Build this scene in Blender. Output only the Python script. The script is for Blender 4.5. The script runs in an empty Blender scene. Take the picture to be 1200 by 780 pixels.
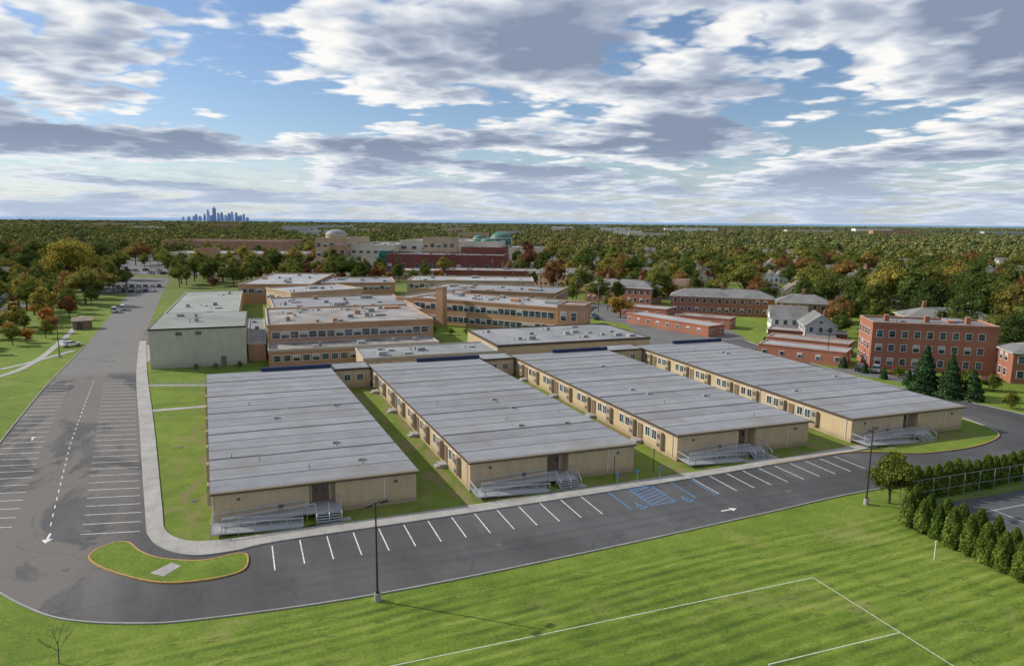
import bpy, math, random
import numpy as np
from mathutils import Vector, Matrix
random.seed(7); RNG=np.random.default_rng(11)
scene=bpy.context.scene
scene.view_settings.view_transform='Standard'; scene.view_settings.look='None'; scene.view_settings.exposure=0
COL=scene.collection

# ------------------------------------------------------------------ materials
def newmat(name):
    m=bpy.data.materials.new(name); m.use_nodes=True
    nt=m.node_tree; b=nt.nodes['Principled BSDF']
    return m,nt,b
def N(nt,t,**k):
    n=nt.nodes.new(t)
    for a,v in k.items(): setattr(n,a,v)
    return n
def ramp(nt,stops,interp='LINEAR'):
    r=nt.nodes.new('ShaderNodeValToRGB'); r.color_ramp.interpolation=interp
    e=r.color_ramp.elements
    while len(e)<len(stops): e.new(0.5)
    for i,(p,c) in enumerate(stops):
        e[i].position=p; e[i].color=(c[0],c[1],c[2],1)
    return r
def noise(nt,vec,scale,detail=4,rough=.55,dist=0):
    n=N(nt,'ShaderNodeTexNoise'); n.inputs['Scale'].default_value=scale; n.inputs['Detail'].default_value=detail
    n.inputs['Roughness'].default_value=rough; n.inputs['Distortion'].default_value=dist
    nt.links.new(vec,n.inputs['Vector']); return n.outputs['Fac']
def mth(nt,op,a,b=None,c=None,clamp=False):
    n=N(nt,'ShaderNodeMath',operation=op,use_clamp=clamp)
    for i,v in enumerate((a,b,c)):
        if v is None: continue
        if isinstance(v,(int,float)): n.inputs[i].default_value=v
        else: nt.links.new(v,n.inputs[i])
    return n.outputs[0]
def mixc(nt,f,a,b,blend='MIX'):
    n=N(nt,'ShaderNodeMix',data_type='RGBA',blend_type=blend)
    for i,v in ((0,f),(6,a),(7,b)):
        if isinstance(v,(int,float)): n.inputs[i].default_value=v
        elif isinstance(v,tuple): n.inputs[i].default_value=(v[0],v[1],v[2],1)
        else: nt.links.new(v,n.inputs[i])
    return n.outputs[2]
def maprange(nt,v,a,b,c,d,smooth=False):
    n=N(nt,'ShaderNodeMapRange'); n.interpolation_type='SMOOTHSTEP' if smooth else 'LINEAR'
    nt.links.new(v,n.inputs[0])
    for i,x in enumerate((a,b,c,d)): n.inputs[i+1].default_value=x
    return n.outputs[0]
def pos(nt,kind='pos'):
    if kind=='pos': return N(nt,'ShaderNodeNewGeometry').outputs['Position']
    return N(nt,'ShaderNodeTexCoord').outputs['Object']
def sepx(nt,v):
    s=N(nt,'ShaderNodeSeparateXYZ'); nt.links.new(v,s.inputs[0]); return s.outputs
def scalevec(nt,v,s):
    n=N(nt,'ShaderNodeVectorMath',operation='MULTIPLY'); nt.links.new(v,n.inputs[0]); n.inputs[1].default_value=s; return n.outputs[0]
def bump(nt,b,h,strength=.3,dist=.02):
    n=N(nt,'ShaderNodeBump'); n.inputs['Strength'].default_value=strength; n.inputs['Distance'].default_value=dist
    nt.links.new(h,n.inputs['Height']); nt.links.new(n.outputs[0],b.inputs['Normal'])

def mat_simple(name,col,rough=.7,var=.25,scale=.6,metal=0,spec=.3,fine=6.0):
    m,nt,b=newmat(name); p=pos(nt)
    n1=noise(nt,p,scale,5); n2=noise(nt,p,fine,3)
    f=mth(nt,'ADD',mth(nt,'MULTIPLY',n1,.65),mth(nt,'MULTIPLY',n2,.35))
    lo=tuple(c*(1-var) for c in col); hi=tuple(min(1,c*(1+var)) for c in col)
    r=ramp(nt,[(.32,lo),(.68,hi)]); nt.links.new(f,r.inputs[0])
    nt.links.new(r.outputs[0],b.inputs['Base Color'])
    b.inputs['Roughness'].default_value=rough; b.inputs['Metallic'].default_value=metal
    b.inputs['Specular IOR Level'].default_value=spec
    return m
def mat_brick(name,col,var=.3):
    m,nt,b=newmat(name); p=pos(nt); s=sepx(nt,p)
    course=mth(nt,'SINE',mth(nt,'MULTIPLY',s[2],2*math.pi/.4))
    v=scalevec(nt,p,(2.5,2.5,8.0)); n=noise(nt,v,1.0,4,.6); n2=noise(nt,p,.12,4)
    f=mth(nt,'ADD',mth(nt,'MULTIPLY',n,.55),mth(nt,'MULTIPLY',n2,.45))
    f=mth(nt,'ADD',f,mth(nt,'MULTIPLY',course,.03))
    r=ramp(nt,[(.3,tuple(c*(1-var) for c in col)),(.7,tuple(c*(1+var) for c in col))]); nt.links.new(f,r.inputs[0])
    nt.links.new(r.outputs[0],b.inputs['Base Color']); b.inputs['Roughness'].default_value=.9; b.inputs['Specular IOR Level'].default_value=.2
    return m
def mat_siding(name,col):
    m,nt,b=newmat(name); p=pos(nt); s=sepx(nt,p)
    xy=mth(nt,'ADD',s[0],s[1])
    g=mth(nt,'FRACT',mth(nt,'MULTIPLY',xy,1/.41)); g=mth(nt,'LESS_THAN',g,.12)
    n=noise(nt,scalevec(nt,p,(1,1,.25)),1.3,5); n2=noise(nt,p,.15,3)
    f=mth(nt,'ADD',mth(nt,'MULTIPLY',n,.6),mth(nt,'MULTIPLY',n2,.4))
    r=ramp(nt,[(.3,tuple(c*.84 for c in col)),(.7,tuple(c*1.12 for c in col))]); nt.links.new(f,r.inputs[0])
    c=mixc(nt,mth(nt,'MULTIPLY',g,.26),r.outputs[0],tuple(k*.45 for k in col))
    dirt=maprange(nt,s[2],0.0,1.2,.6,0)
    c=mixc(nt,mth(nt,'MULTIPLY',dirt,n),c,(.14,.11,.07))
    nt.links.new(c,b.inputs['Base Color']); b.inputs['Roughness'].default_value=.65
    return m
def mat_modroof():
    m,nt,b=newmat('membrane_roof'); p=pos(nt,'obj'); s=sepx(nt,p); info=N(nt,'ShaderNodeObjectInfo')
    off=mth(nt,'MULTIPLY',info.outputs['Random'],37.0)
    cell=mth(nt,'FLOOR',mth(nt,'DIVIDE',s[1],3.66)); wn=N(nt,'ShaderNodeTexWhiteNoise',noise_dimensions='1D'); nt.links.new(mth(nt,'ADD',cell,off),wn.inputs['W'])
    fr=mth(nt,'FRACT',mth(nt,'DIVIDE',s[1],3.66))
    wob=noise(nt,scalevec(nt,p,(.12,.9,1)),1.0,4,.6)
    fr2=mth(nt,'ADD',fr,mth(nt,'MULTIPLY',mth(nt,'SUBTRACT',wob,.5),.16))
    seam=maprange(nt,mth(nt,'ABSOLUTE',mth(nt,'SUBTRACT',fr2,.5)),.42,.495,0,1)
    streak=noise(nt,scalevec(nt,p,(.05,1.6,1)),1.0,5,.65)
    st2=noise(nt,p,.35,6,.6)
    v=mth(nt,'ADD',mth(nt,'MULTIPLY',wn.outputs[0],.14),mth(nt,'ADD',mth(nt,'MULTIPLY',streak,.5),mth(nt,'MULTIPLY',st2,.40)))
    r=ramp(nt,[(.3,(.165,.168,.182)),(.52,(.25,.257,.272)),(.75,(.34,.345,.355))]); nt.links.new(v,r.inputs[0])
    c=mixc(nt,mth(nt,'MULTIPLY',seam,.5),r.outputs[0],(.09,.095,.105))
    stain=maprange(nt,noise(nt,p,.11,5,.7),.50,.66,0,.55)
    c=mixc(nt,stain,c,(.20,.185,.16))
    nt.links.new(c,b.inputs['Base Color']); b.inputs['Roughness'].default_value=.6; b.inputs['Specular IOR Level'].default_value=.3
    bump(nt,b,mth(nt,'ADD',wob,mth(nt,'MULTIPLY',seam,.6)),.6,.10)
    return m
def mat_roof(name,a,bcol,sc=.09):
    m,nt,b=newmat(name); p=pos(nt)
    n1=noise(nt,p,sc,6,.62,.6); n2=noise(nt,p,.8,5,.6)
    f=mth(nt,'ADD',mth(nt,'MULTIPLY',n1,.7),mth(nt,'MULTIPLY',n2,.3))
    r=ramp(nt,[(.36,a),(.6,bcol)]); nt.links.new(f,r.inputs[0])
    nt.links.new(r.outputs[0],b.inputs['Base Color']); b.inputs['Roughness'].default_value=.8
    return m
def mat_grass():
    m,nt,b=newmat('grass'); p=pos(nt); s=sepx(nt,p)
    big=noise(nt,p,.035,4,.6,.4); mid=noise(nt,p,.35,4,.65); fine=noise(nt,p,3.2,5,.8)
    f=mth(nt,'ADD',mth(nt,'MULTIPLY',big,.30),mth(nt,'ADD',mth(nt,'MULTIPLY',mid,.26),mth(nt,'MULTIPLY',fine,.44)))
    wv=noise(nt,p,.03,2)
    along=mth(nt,'ADD',s[1],mth(nt,'ADD',mth(nt,'MULTIPLY',s[0],-.10),mth(nt,'MULTIPLY',wv,2.4)))
    mow=mth(nt,'SINE',mth(nt,'MULTIPLY',along,2*math.pi/1.35))
    mow2=mth(nt,'SINE',mth(nt,'MULTIPLY',mth(nt,'ADD',mth(nt,'ADD',mth(nt,'MULTIPLY',s[1],.93),mth(nt,'MULTIPLY',s[0],.25)),mth(nt,'MULTIPLY',wv,2)),2*math.pi/4.3))
    infield=maprange(nt,s[1],56,59,1,0)
    brk=maprange(nt,noise(nt,scalevec(nt,p,(.07,.8,1)),1,4,.65),.38,.62,.0,1.5)
    mw=mth(nt,'MULTIPLY',mth(nt,'MULTIPLY',mth(nt,'ADD',mth(nt,'MULTIPLY',mow,.062),mth(nt,'MULTIPLY',mow2,.030)),brk),infield)
    f=mth(nt,'ADD',f,mw)
    r=ramp(nt,[(.34,(.060,.105,.014)),(.46,(.115,.175,.022)),(.55,(.172,.235,.034)),(.67,(.265,.31,.065))]); nt.links.new(f,r.inputs[0])
    dry=maprange(nt,noise(nt,p,.12,5,.7,.5),.55,.72,0,.6)
    c=mixc(nt,dry,r.outputs[0],(.26,.24,.09))
    clump=mth(nt,'MULTIPLY',maprange(nt,noise(nt,scalevec(nt,p,(.5,1.3,1)),.9,5,.7),.56,.63,0,.6),infield)
    c=mixc(nt,clump,c,(.06,.095,.018))
    gx=mth(nt,'MULTIPLY',maprange(nt,s[0],-13,-9,0,1),maprange(nt,s[0],106,110,1,0)); gy_=mth(nt,'MULTIPLY',maprange(nt,s[1],74,76,0,1),maprange(nt,s[1],150,160,1,0))
    soil=mth(nt,'MULTIPLY',mth(nt,'MULTIPLY',gx,gy_),maprange(nt,noise(nt,scalevec(nt,p,(1,.3,1)),.45,5,.7,.6),.47,.60,0,.9))
    c=mixc(nt,soil,c,(.22,.17,.09))
    far=maprange(nt,s[1],200,420,0,.75,True)
    c=mixc(nt,far,c,(.12,.14,.045))
    nt.links.new(c,b.inputs['Base Color']); b.inputs['Roughness'].default_value=.9; b.inputs['Specular IOR Level'].default_value=.15
    bump(nt,b,fine,.7,.12)
    return m
def mat_asphalt(name,base,old):
    m,nt,b=newmat(name); p=pos(nt); s=sepx(nt,p)
    big=noise(nt,p,.045,4,.6,1.0); mid=noise(nt,scalevec(nt,p,(1,.35,1)),.25,5,.65); fine=noise(nt,p,5,5,.85)
    f=mth(nt,'ADD',mth(nt,'MULTIPLY',big,.42),mth(nt,'ADD',mth(nt,'MULTIPLY',mid,.28),mth(nt,'MULTIPLY',fine,.30)))
    r=ramp(nt,[(.40,tuple(c*.72 for c in base)),(.5,base),(.60,tuple(c*1.42 for c in base))]); nt.links.new(f,r.inputs[0])
    lf=mth(nt,'MULTIPLY',maprange(nt,s[0],-18,-12,1,0),maprange(nt,noise(nt,scalevec(nt,p,(.07,.045,1)),1,5,.6,1.2),.44,.49,0,.9))
    c=mixc(nt,lf,r.outputs[0],mixc(nt,fine,(.12,.11,.10),(.20,.18,.16)))
    o=mth(nt,'MULTIPLY',maprange(nt,s[1],164,169,0,1),maprange(nt,fine,.3,.7,.75,1))
    c=mixc(nt,o,c,old)
    # tyre-darkened wheel paths along the front drive
    yy=mth(nt,'ADD',s[1],mth(nt,'MULTIPLY',s[0],-.04))
    for y0 in (61.9,63.6,65.8):
        t=maprange(nt,mth(nt,'ABSOLUTE',mth(nt,'SUBTRACT',yy,y0)),.15,.6,.22,0)
        c=mixc(nt,mth(nt,'MULTIPLY',t,maprange(nt,s[0],-10,5,0,1)),c,(.045,.045,.048))
    ln=mth(nt,'LESS_THAN',mth(nt,'ABSOLUTE',mth(nt,'SUBTRACT',yy,65.0)),.05)
    c=mixc(nt,mth(nt,'MULTIPLY',ln,.4),c,(.03,.03,.032))
    crack=N(nt,'ShaderNodeTexVoronoi',feature='DISTANCE_TO_EDGE',voronoi_dimensions='2D'); crack.inputs['Scale'].default_value=.09
    wp=N(nt,'ShaderNodeVectorMath',operation='ADD'); nt.links.new(p,wp.inputs[0]); nz=N(nt,'ShaderNodeTexNoise'); nz.inputs['Scale'].default_value=.3; nt.links.new(p,nz.inputs['Vector'])
    nt.links.new(scalevec(nt,nz.outputs['Color'],(6,6,0)),wp.inputs[1]); nt.links.new(wp.outputs[0],crack.inputs['Vector'])
    cr=mth(nt,'LESS_THAN',crack.outputs['Distance'],.006)
    c=mixc(nt,mth(nt,'MULTIPLY',cr,.35),c,(.03,.03,.035))
    nt.links.new(c,b.inputs['Base Color']); b.inputs['Roughness'].default_value=.85; b.inputs['Specular IOR Level'].default_value=.25
    return m
def mat_paint(name,col,wear=.35):
    m,nt,b=newmat(name); p=pos(nt); n=noise(nt,p,3,5,.7)
    f=maprange(nt,n,.46,.66,0,wear)
    c=mixc(nt,f,col,(.11,.11,.11)); nt.links.new(c,b.inputs['Base Color']); b.inputs['Roughness'].default_value=.7
    return m
def mat_concrete(name,col=(.36,.345,.32),joint=True):
    m,nt,b=newmat(name); p=pos(nt); s=sepx(nt,p)
    n=noise(nt,p,.4,5,.65); n2=noise(nt,p,7,4)
    f=mth(nt,'ADD',mth(nt,'MULTIPLY',n,.7),mth(nt,'MULTIPLY',n2,.3))
    r=ramp(nt,[(.33,tuple(c*.70 for c in col)),(.65,tuple(c*1.15 for c in col))]); nt.links.new(f,r.inputs[0]); c=r.outputs[0]
    if joint:
        jx=mth(nt,'LESS_THAN',mth(nt,'FRACT',mth(nt,'MULTIPLY',s[0],1/1.8)),.035)
        jy=mth(nt,'LESS_THAN',mth(nt,'FRACT',mth(nt,'MULTIPLY',s[1],1/1.8)),.035)
        c=mixc(nt,mth(nt,'MULTIPLY',mth(nt,'MAXIMUM',jx,jy),.45),c,(.15,.15,.14))
    nt.links.new(c,b.inputs['Base Color']); b.inputs['Roughness'].default_value=.85
    return m
def mat_glass(name,col=(.03,.045,.06),rough=.12):
    m,nt,b=newmat(name); p=pos(nt); n=noise(nt,p,.7,2)
    r=ramp(nt,[(.4,tuple(c*.6 for c in col)),(.62,tuple(c*2.2 for c in col))]); nt.links.new(n,r.inputs[0])
    nt.links.new(r.outputs[0],b.inputs['Base Color']); b.inputs['Roughness'].default_value=rough; b.inputs['Specular IOR Level'].default_value=.8
    return m
def mat_foliage(name,stops,trans=.35,lo=.5,hi=1.55,nzs=.45,patch_haze=False):
    m=bpy.data.materials.new(name); m.use_nodes=True; nt=m.node_tree; nt.nodes.clear()
    oi=N(nt,'ShaderNodeObjectInfo'); ge=N(nt,'ShaderNodeNewGeometry')
    f=oi.outputs['Random']
    if patch_haze:   # stands of the same species: colour drifts over hundreds of metres
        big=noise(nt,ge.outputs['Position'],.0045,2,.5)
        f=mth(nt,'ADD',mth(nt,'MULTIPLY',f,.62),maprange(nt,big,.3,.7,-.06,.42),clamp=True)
    r=ramp(nt,stops); nt.links.new(f,r.inputs[0])
    k=maprange(nt,ge.outputs['Random Per Island'],0,1,lo,hi)
    if nzs:
        tco=N(nt,'ShaderNodeTexCoord').outputs['Object']
        k=mth(nt,'MULTIPLY',k,maprange(nt,noise(nt,tco,nzs,1),.35,.65,.7,1.35))
    v=N(nt,'ShaderNodeVectorMath',operation='SCALE'); nt.links.new(r.outputs[0],v.inputs[0]); nt.links.new(k,v.inputs['Scale']); col=v.outputs[0]
    if patch_haze:
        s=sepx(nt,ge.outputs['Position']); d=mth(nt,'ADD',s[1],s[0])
        col=mixc(nt,maprange(nt,d,900,6500,0,.55),col,(.17,.21,.19))  # aerial haze painted into the leaf colour, greyer further off
    d=N(nt,'ShaderNodeBsdfDiffuse'); nt.links.new(col,d.inputs[0]); out=d.outputs[0]
    if trans:
        t=N(nt,'ShaderNodeBsdfTranslucent'); mx=N(nt,'ShaderNodeMixShader'); mx.inputs[0].default_value=trans
        nt.links.new(col,t.inputs[0]); nt.links.new(d.outputs[0],mx.inputs[1]); nt.links.new(t.outputs[0],mx.inputs[2]); out=mx.outputs[0]
    o=N(nt,'ShaderNodeOutputMaterial'); nt.links.new(out,o.inputs[0])
    return m

GRASS=mat_grass()
ASPH=mat_asphalt('asphalt',(.082,.082,.084),(.18,.175,.168))
ASPH_OLD=mat_simple('asphalt_old',(.15,.147,.144),.85,.3,.12,0,.25,2.0)
CONC=mat_concrete('concrete'); KERB=mat_concrete('kerb_concrete',(.34,.33,.30),False)
YKERB=mat_paint('kerb_paint_yellow',(.48,.27,.07),.7)
WHITE=mat_paint('road_paint_white',(.74,.74,.72),.6); BLUE=mat_paint('road_paint_blue',(.08,.27,.56),.3)
CHALK=mat_paint('field_line_paint',(.50,.56,.40),.5)
SIDING=mat_siding('tan_siding',(.52,.40,.245)); TRIM=mat_simple('dark_trim',(.085,.065,.05),.6,.2)
SKIRT=mat_simple('skirting',(.36,.28,.175),.8,.2)
NAVY=mat_simple('navy_panel',(.022,.035,.085),.5,.2); MROOF=mat_modroof(); TRIMR=mat_simple('roof_seam_dark',(.12,.125,.14),.7,.25)
WFRAME=mat_simple('white_frame',(.72,.72,.69),.5,.08); GLASS=mat_glass('window_glass')
DOORM=mat_simple('door_brown',(.20,.14,.09),.55,.15); HVAC=mat_simple('hvac_cabinet',(.40,.32,.22),.5,.12)
LOUV=mat_simple('louvre',(.12,.11,.10),.6,.2)
ALU=mat_simple('aluminium',(.50,.51,.53),.4,.12,metal=.3)
ROOFA=mat_roof('roof_grey',(.16,.165,.175),(.29,.295,.305)); ROOFB=mat_roof('roof_light',(.23,.235,.245),(.39,.39,.39))
ROOFC=mat_roof('roof_brown_stained',(.15,.12,.095),(.33,.32,.31),.15); ROOFG=mat_roof('roof_green_grey',(.22,.235,.205),(.31,.325,.295))
OBRICK=mat_brick('orange_brick',(.41,.24,.145)); RBRICK=mat_brick('red_brick',(.33,.14,.09)); MBRICK=mat_brick('maroon_brick',(.20,.075,.06))
TBRICK=mat_brick('tan_brick',(.47,.35,.23)); STONE=mat_simple('stone_trim',(.42,.38,.31),.8,.1)
GYM=mat_siding('sage_siding',(.46,.455,.36)); BEIGE=mat_simple('beige_stucco',(.60,.53,.42),.85,.12,.1); WHITEW=mat_simple('white_wall',(.70,.68,.64),.7,.08)
GREYW=mat_simple('grey_siding',(.42,.43,.43),.7,.12); CREAM=mat_simple('cream_siding',(.62,.55,.40),.7,.1)
GGLASS=mat_glass('green_glass',(.03,.13,.12)); GREEND=mat_simple('green_metal',(.07,.17,.14),.5,.2); GREYD=mat_simple('grey_metal',(.26,.27,.27),.45,.12)
SHING=mat_roof('shingle_grey',(.13,.125,.12),(.22,.215,.21),.3); SHINB=mat_roof('shingle_brown',(.16,.12,.095),(.25,.20,.155),.3); SHINR=mat_roof('shingle_red',(.19,.11,.09),(.27,.17,.13),.3)
RUBBER=mat_simple('rubber',(.02,.02,.02),.8,.1); BARK=mat_simple('bark',(.11,.085,.06),.95,.3,3)
POLE=mat_simple('pole_bronze',(.045,.035,.03),.45,.15); LENS=mat_simple('lamp_lens',(.5,.5,.48),.3,.05); WOOD=mat_simple('pole_wood',(.16,.12,.09),.9,.2)
HAZE=mat_simple('hazy_tower',(.26,.36,.54),.8,.15,.01); HAZE2=mat_simple('hazy_tower_light',(.36,.46,.63),.8,.15,.01)  # blue-grey of distance haze is put into the tower colours
HEADL=mat_simple('headlight',(.7,.7,.7),.2,.05); TAIL=mat_simple('taillight',(.35,.02,.02),.3,.05)
PAINTS=[]
for nm,c in (('white',(.62,.62,.61)),('silver',(.35,.36,.37)),('grey',(.13,.135,.14)),('black',(.02,.02,.022)),('red',(.28,.02,.02)),('navy',(.02,.04,.12)),('beige',(.33,.28,.2))):
    m=mat_simple('car_paint_'+nm,c,.3,.05,spec=.6); m.node_tree.nodes['Principled BSDF'].inputs['Coat Weight'].default_value=.5; PAINTS.append(m)
AUT=[(0,(.08,.115,.03)),(.25,(.125,.155,.038)),(.5,(.175,.19,.045)),(.68,(.23,.225,.055)),(.80,(.31,.26,.06)),(.88,(.28,.19,.06)),(.94,(.22,.11,.045)),(.975,(.14,.06,.04)),(1,(.12,.14,.035))]
AUTF=[(0,(.10,.135,.05)),(.3,(.155,.18,.06)),(.55,(.21,.215,.07)),(.76,(.27,.25,.08)),(.88,(.28,.205,.085)),(.95,(.24,.15,.075)),(1,(.19,.11,.065))]  # far tree colours, greyed to stand in for haze
FOL=mat_foliage('autumn_foliage',AUT); FOLF=mat_foliage('hazy_distant_foliage',AUTF,0,.65,1.35,0,True)
FOLG=mat_foliage('green_foliage',[(0,(.13,.155,.03)),(1,(.18,.185,.04))]); FOLO=mat_foliage('orange_foliage',[(0,(.36,.18,.05)),(.5,(.30,.12,.04)),(1,(.36,.25,.06))])
FOLY=mat_foliage('yellow_green_foliage',[(0,(.24,.24,.05)),(1,(.31,.27,.05))]); FOLD=mat_foliage('dark_green_foliage',[(0,(.06,.095,.028)),(.5,(.10,.13,.033)),(.8,(.15,.165,.04)),(1,(.22,.19,.045))])
FOLC=mat_foliage('conifer_foliage',[(0,(.035,.07,.03)),(1,(.055,.10,.035))],.2); FOLA=mat_foliage('arborvitae_foliage',[(0,(.11,.17,.03)),(1,(.16,.21,.04))],.35,.45,1.6)

# ------------------------------------------------------------------ mesh builder
class MB:
    def __init__(s): s.V=[];s.F=[];s.M=[];s.mats=[];s.T=None
    def mi(s,m):
        if m not in s.mats: s.mats.append(m)
        return s.mats.index(m)
    def v(s,p):
        if s.T: p=s.T(p)
        s.V.append(tuple(p)); return len(s.V)-1
    def face(s,ps,m):
        s.F.append([s.v(p) for p in ps]); s.M.append(s.mi(m))
    def box(s,x0,y0,z0,x1,y1,z1,m,top=None):
        i=[s.v(p) for p in ((x0,y0,z0),(x1,y0,z0),(x1,y1,z0),(x0,y1,z0),(x0,y0,z1),(x1,y0,z1),(x1,y1,z1),(x0,y1,z1))]
        for k,f in enumerate(((0,3,2,1),(4,5,6,7),(0,1,5,4),(1,2,6,5),(2,3,7,6),(3,0,4,7))):
            s.F.append([i[j] for j in f]); s.M.append(s.mi(top if (k==1 and top) else m))
    def prism(s,poly,z0,z1,m,top=None):
        n=len(poly); a=[s.v((p[0],p[1],z0)) for p in poly]; b=[s.v((p[0],p[1],z1)) for p in poly]
        for k in range(n):
            j=(k+1)%n; s.F.append([a[k],a[j],b[j],b[k]]); s.M.append(s.mi(m))
        s.F.append(b); s.M.append(s.mi(top or m)); s.F.append(a[::-1]); s.M.append(s.mi(m))
    def tube(s,p0,p1,r0,m,r1=None,n=6,cap=True):
        p0=Vector(p0);p1=Vector(p1);r1=r0 if r1 is None else r1
        d=(p1-p0).normalized(); a=d.orthogonal().normalized(); b=d.cross(a)
        A=[];B=[]
        for k in range(n):
            t=2*math.pi*k/n; o=a*math.cos(t)+b*math.sin(t)
            A.append(s.v(p0+o*r0));B.append(s.v(p1+o*r1))
        for k in range(n):
            j=(k+1)%n; s.F.append([A[k],A[j],B[j],B[k]]); s.M.append(s.mi(m))
        if cap: s.F.append(B); s.M.append(s.mi(m)); s.F.append(A[::-1]); s.M.append(s.mi(m))
    def dome(s,c,r,h,m,n=20,k=6):
        for j in range(k):
            a0=math.pi/2*j/k;a1=math.pi/2*(j+1)/k
            for i in range(n):
                t0=2*math.pi*i/n;t1=2*math.pi*(i+1)/n
                P=lambda a,t:(c[0]+r*math.cos(a)*math.cos(t),c[1]+r*math.cos(a)*math.sin(t),c[2]+h*math.sin(a))
                s.face([P(a0,t0),P(a0,t1),P(a1,t1),P(a1,t0)] if j<k-1 else [P(a0,t0),P(a0,t1),P(a1,t1)],m)
    def mesh(s,name):
        me=bpy.data.meshes.new(name); me.from_pydata(s.V,[],s.F)
        for m in s.mats: me.materials.append(m)
        me.polygons.foreach_set('material_index',s.M); me.update(); return me
    def build(s,name,loc=(0,0,0),rot=0,parent=None):
        return obj(name,s.mesh(name),loc,rot,parent=parent)
def obj(name,me,loc=(0,0,0),rot=0,scale=1,parent=None):
    o=bpy.data.objects.new(name,me); COL.objects.link(o); o.location=loc; o.rotation_euler=(0,0,rot)
    o.scale=(scale,)*3 if isinstance(scale,(int,float)) else scale
    if parent: o.parent=parent
    return o
def frame(o,u,z=0):
    n=(-u[1],u[0])
    return lambda p:(o[0]+p[0]*u[0]+p[1]*n[0],o[1]+p[0]*u[1]+p[1]*n[1],p[2]+z)
def unit(a,b):
    d=math.hypot(b[0]-a[0],b[1]-a[1]); return ((b[0]-a[0])/d,(b[1]-a[1])/d),d
def catmull(P,n=6,closed=False):
    out=[];L=len(P)
    rng=range(L) if closed else range(L-1)
    for i in rng:
        p0=P[(i-1)%L] if (closed or i>0) else P[0]; p1=P[i]; p2=P[(i+1)%L]; p3=P[(i+2)%L] if (closed or i+2<L) else P[-1]
        for k in range(n):
            t=k/n
            out.append(tuple(.5*((2*p1[c])+(-p0[c]+p2[c])*t+(2*p0[c]-5*p1[c]+4*p2[c]-p3[c])*t*t+(-p0[c]+3*p1[c]-3*p2[c]+p3[c])*t**3) for c in (0,1)))
    if not closed: out.append(P[-1])
    return out
def sheet(name,poly,z,m):
    b=MB(); b.face([(p[0],p[1],z) for p in poly],m); return b.build(name)
def offset(P,d,closed=False):
    out=[];n=len(P)
    for i in range(n):
        a=P[(i-1)%n] if (closed or i>0) else P[i]; c=P[(i+1)%n] if (closed or i<n-1) else P[i]
        u,_=unit(a,c); out.append((P[i][0]-u[1]*d,P[i][1]+u[0]*d))
    return out
def strip(name,P,w,z0,z1,m,closed=False,side=0):
    L=offset(P,w/2 if side==0 else (w if side>0 else 0),closed); R=offset(P,-w/2 if side==0 else (0 if side>0 else -w),closed)
    b=MB(); n=len(P); k=n if closed else n-1
    ids=[]
    for i in range(n):
        ids.append((b.v((L[i][0],L[i][1],z0)),b.v((R[i][0],R[i][1],z0)),b.v((R[i][0],R[i][1],z1)),b.v((L[i][0],L[i][1],z1))))
    mi=b.mi(m)
    for i in range(k):
        A=ids[i];B=ids[(i+1)%n]
        for f in ((A[3],A[2],B[2],B[3]),(A[0],A[3],B[3],B[0]),(A[2],A[1],B[1],B[2])): b.F.append(list(f)); b.M.append(mi)
    return b.build(name)
FOOT=[]
def reg(o,u,L,D,mg=5): FOOT.append((o,u,L,D,mg))
def blocked(x,y,extra=0):
    for o,u,L,D,mg in FOOT:
        a=(x-o[0])*u[0]+(y-o[1])*u[1]; d=-(x-o[0])*u[1]+(y-o[1])*u[0]
        if -mg-extra<a<L+mg+extra and -mg-extra<d<D+mg+extra: return True
    return False

# ------------------------------------------------------------------ ground, roads
sheet('ground',[(-60000,-3000),(60000,-3000),(60000,70000),(-60000,70000)],0,GRASS)
LAKE,nt,b=newmat('lake_water'); b.inputs['Base Color'].default_value=(.14,.29,.50,1); b.inputs['Roughness'].default_value=.8
sheet('lake',[(-60000,9900),(60000,8900),(60000,69000),(-60000,69000)],.6,LAKE)

left=[(-60,420),(-53.9,341),(-50.8,301),(-47.3,256),(-43.3,206),(-40.7,161),(-39.0,140),(-36.9,118),(-34.3,100),(-31.3,86),(-27.3,76.5),(-23.5,70.5),(-20.1,66.3),(-16.5,63.0),(-11.4,60.6),(-5.5,59.3),(9.2,58.6),(31.1,59.9),(54.2,62.0),(69.9,63.4),(99.3,63.7),(112,64.5),(121,68),(126,76),(126,86),(124.0,98),(122,115),(125,140),(130,165)]
outer=catmull(left,6)
inner=catmull([(118,165),(115.5,140),(114.3,112),(114.2,90),(113,80),(110.5,75.3),(106,73.0),(99,71.6),(90,71.9),(84.5,74.2),(78.3,75.7),(61,74.6),(44.1,73.6),(18.3,72.6),(0.9,72.2),(-3.5,71.4),(-7.3,71.6),(-10.2,74.0),(-12.2,78),(-13.4,84.8),(-19.1,121.7),(-25.8,165.7),(-31.0,209),(-33.8,252),(-40.2,337),(-46,420)],6)
sheet('parking_lot_asphalt',outer+inner,.012,ASPH)
strip('kerb',outer[24:-1],.15,.0,.12,KERB,side=-1)
strip('kerb',inner[:-24],.15,.0,.13,KERB,side=-1)
sheet('school_yard_asphalt',[(95,148),(118,150),(131,163),(140,185),(150,215),(128,262),(104,300),(86,300),(100,240),(112,200)],.008,ASPH_OLD)
sheet('service_yard_asphalt',[(-32,206),(-1,204),(0,245),(-33,245)],.006,ASPH_OLD)
sheet('driveway_asphalt',[(-26.3,170),(-22.5,196),(-24.3,200),(-30.2,204)],.016,CONC)
sheet('mall_parking_asphalt',[(-110,470),(10,440),(150,385),(300,420),(420,560),(200,640),(-120,760)],.008,ASPH_OLD)
sheet('side_parking_asphalt',[(-66,345),(-40.6,345),(-47,430),(-80,440)],.018,ASPH_OLD)
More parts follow.
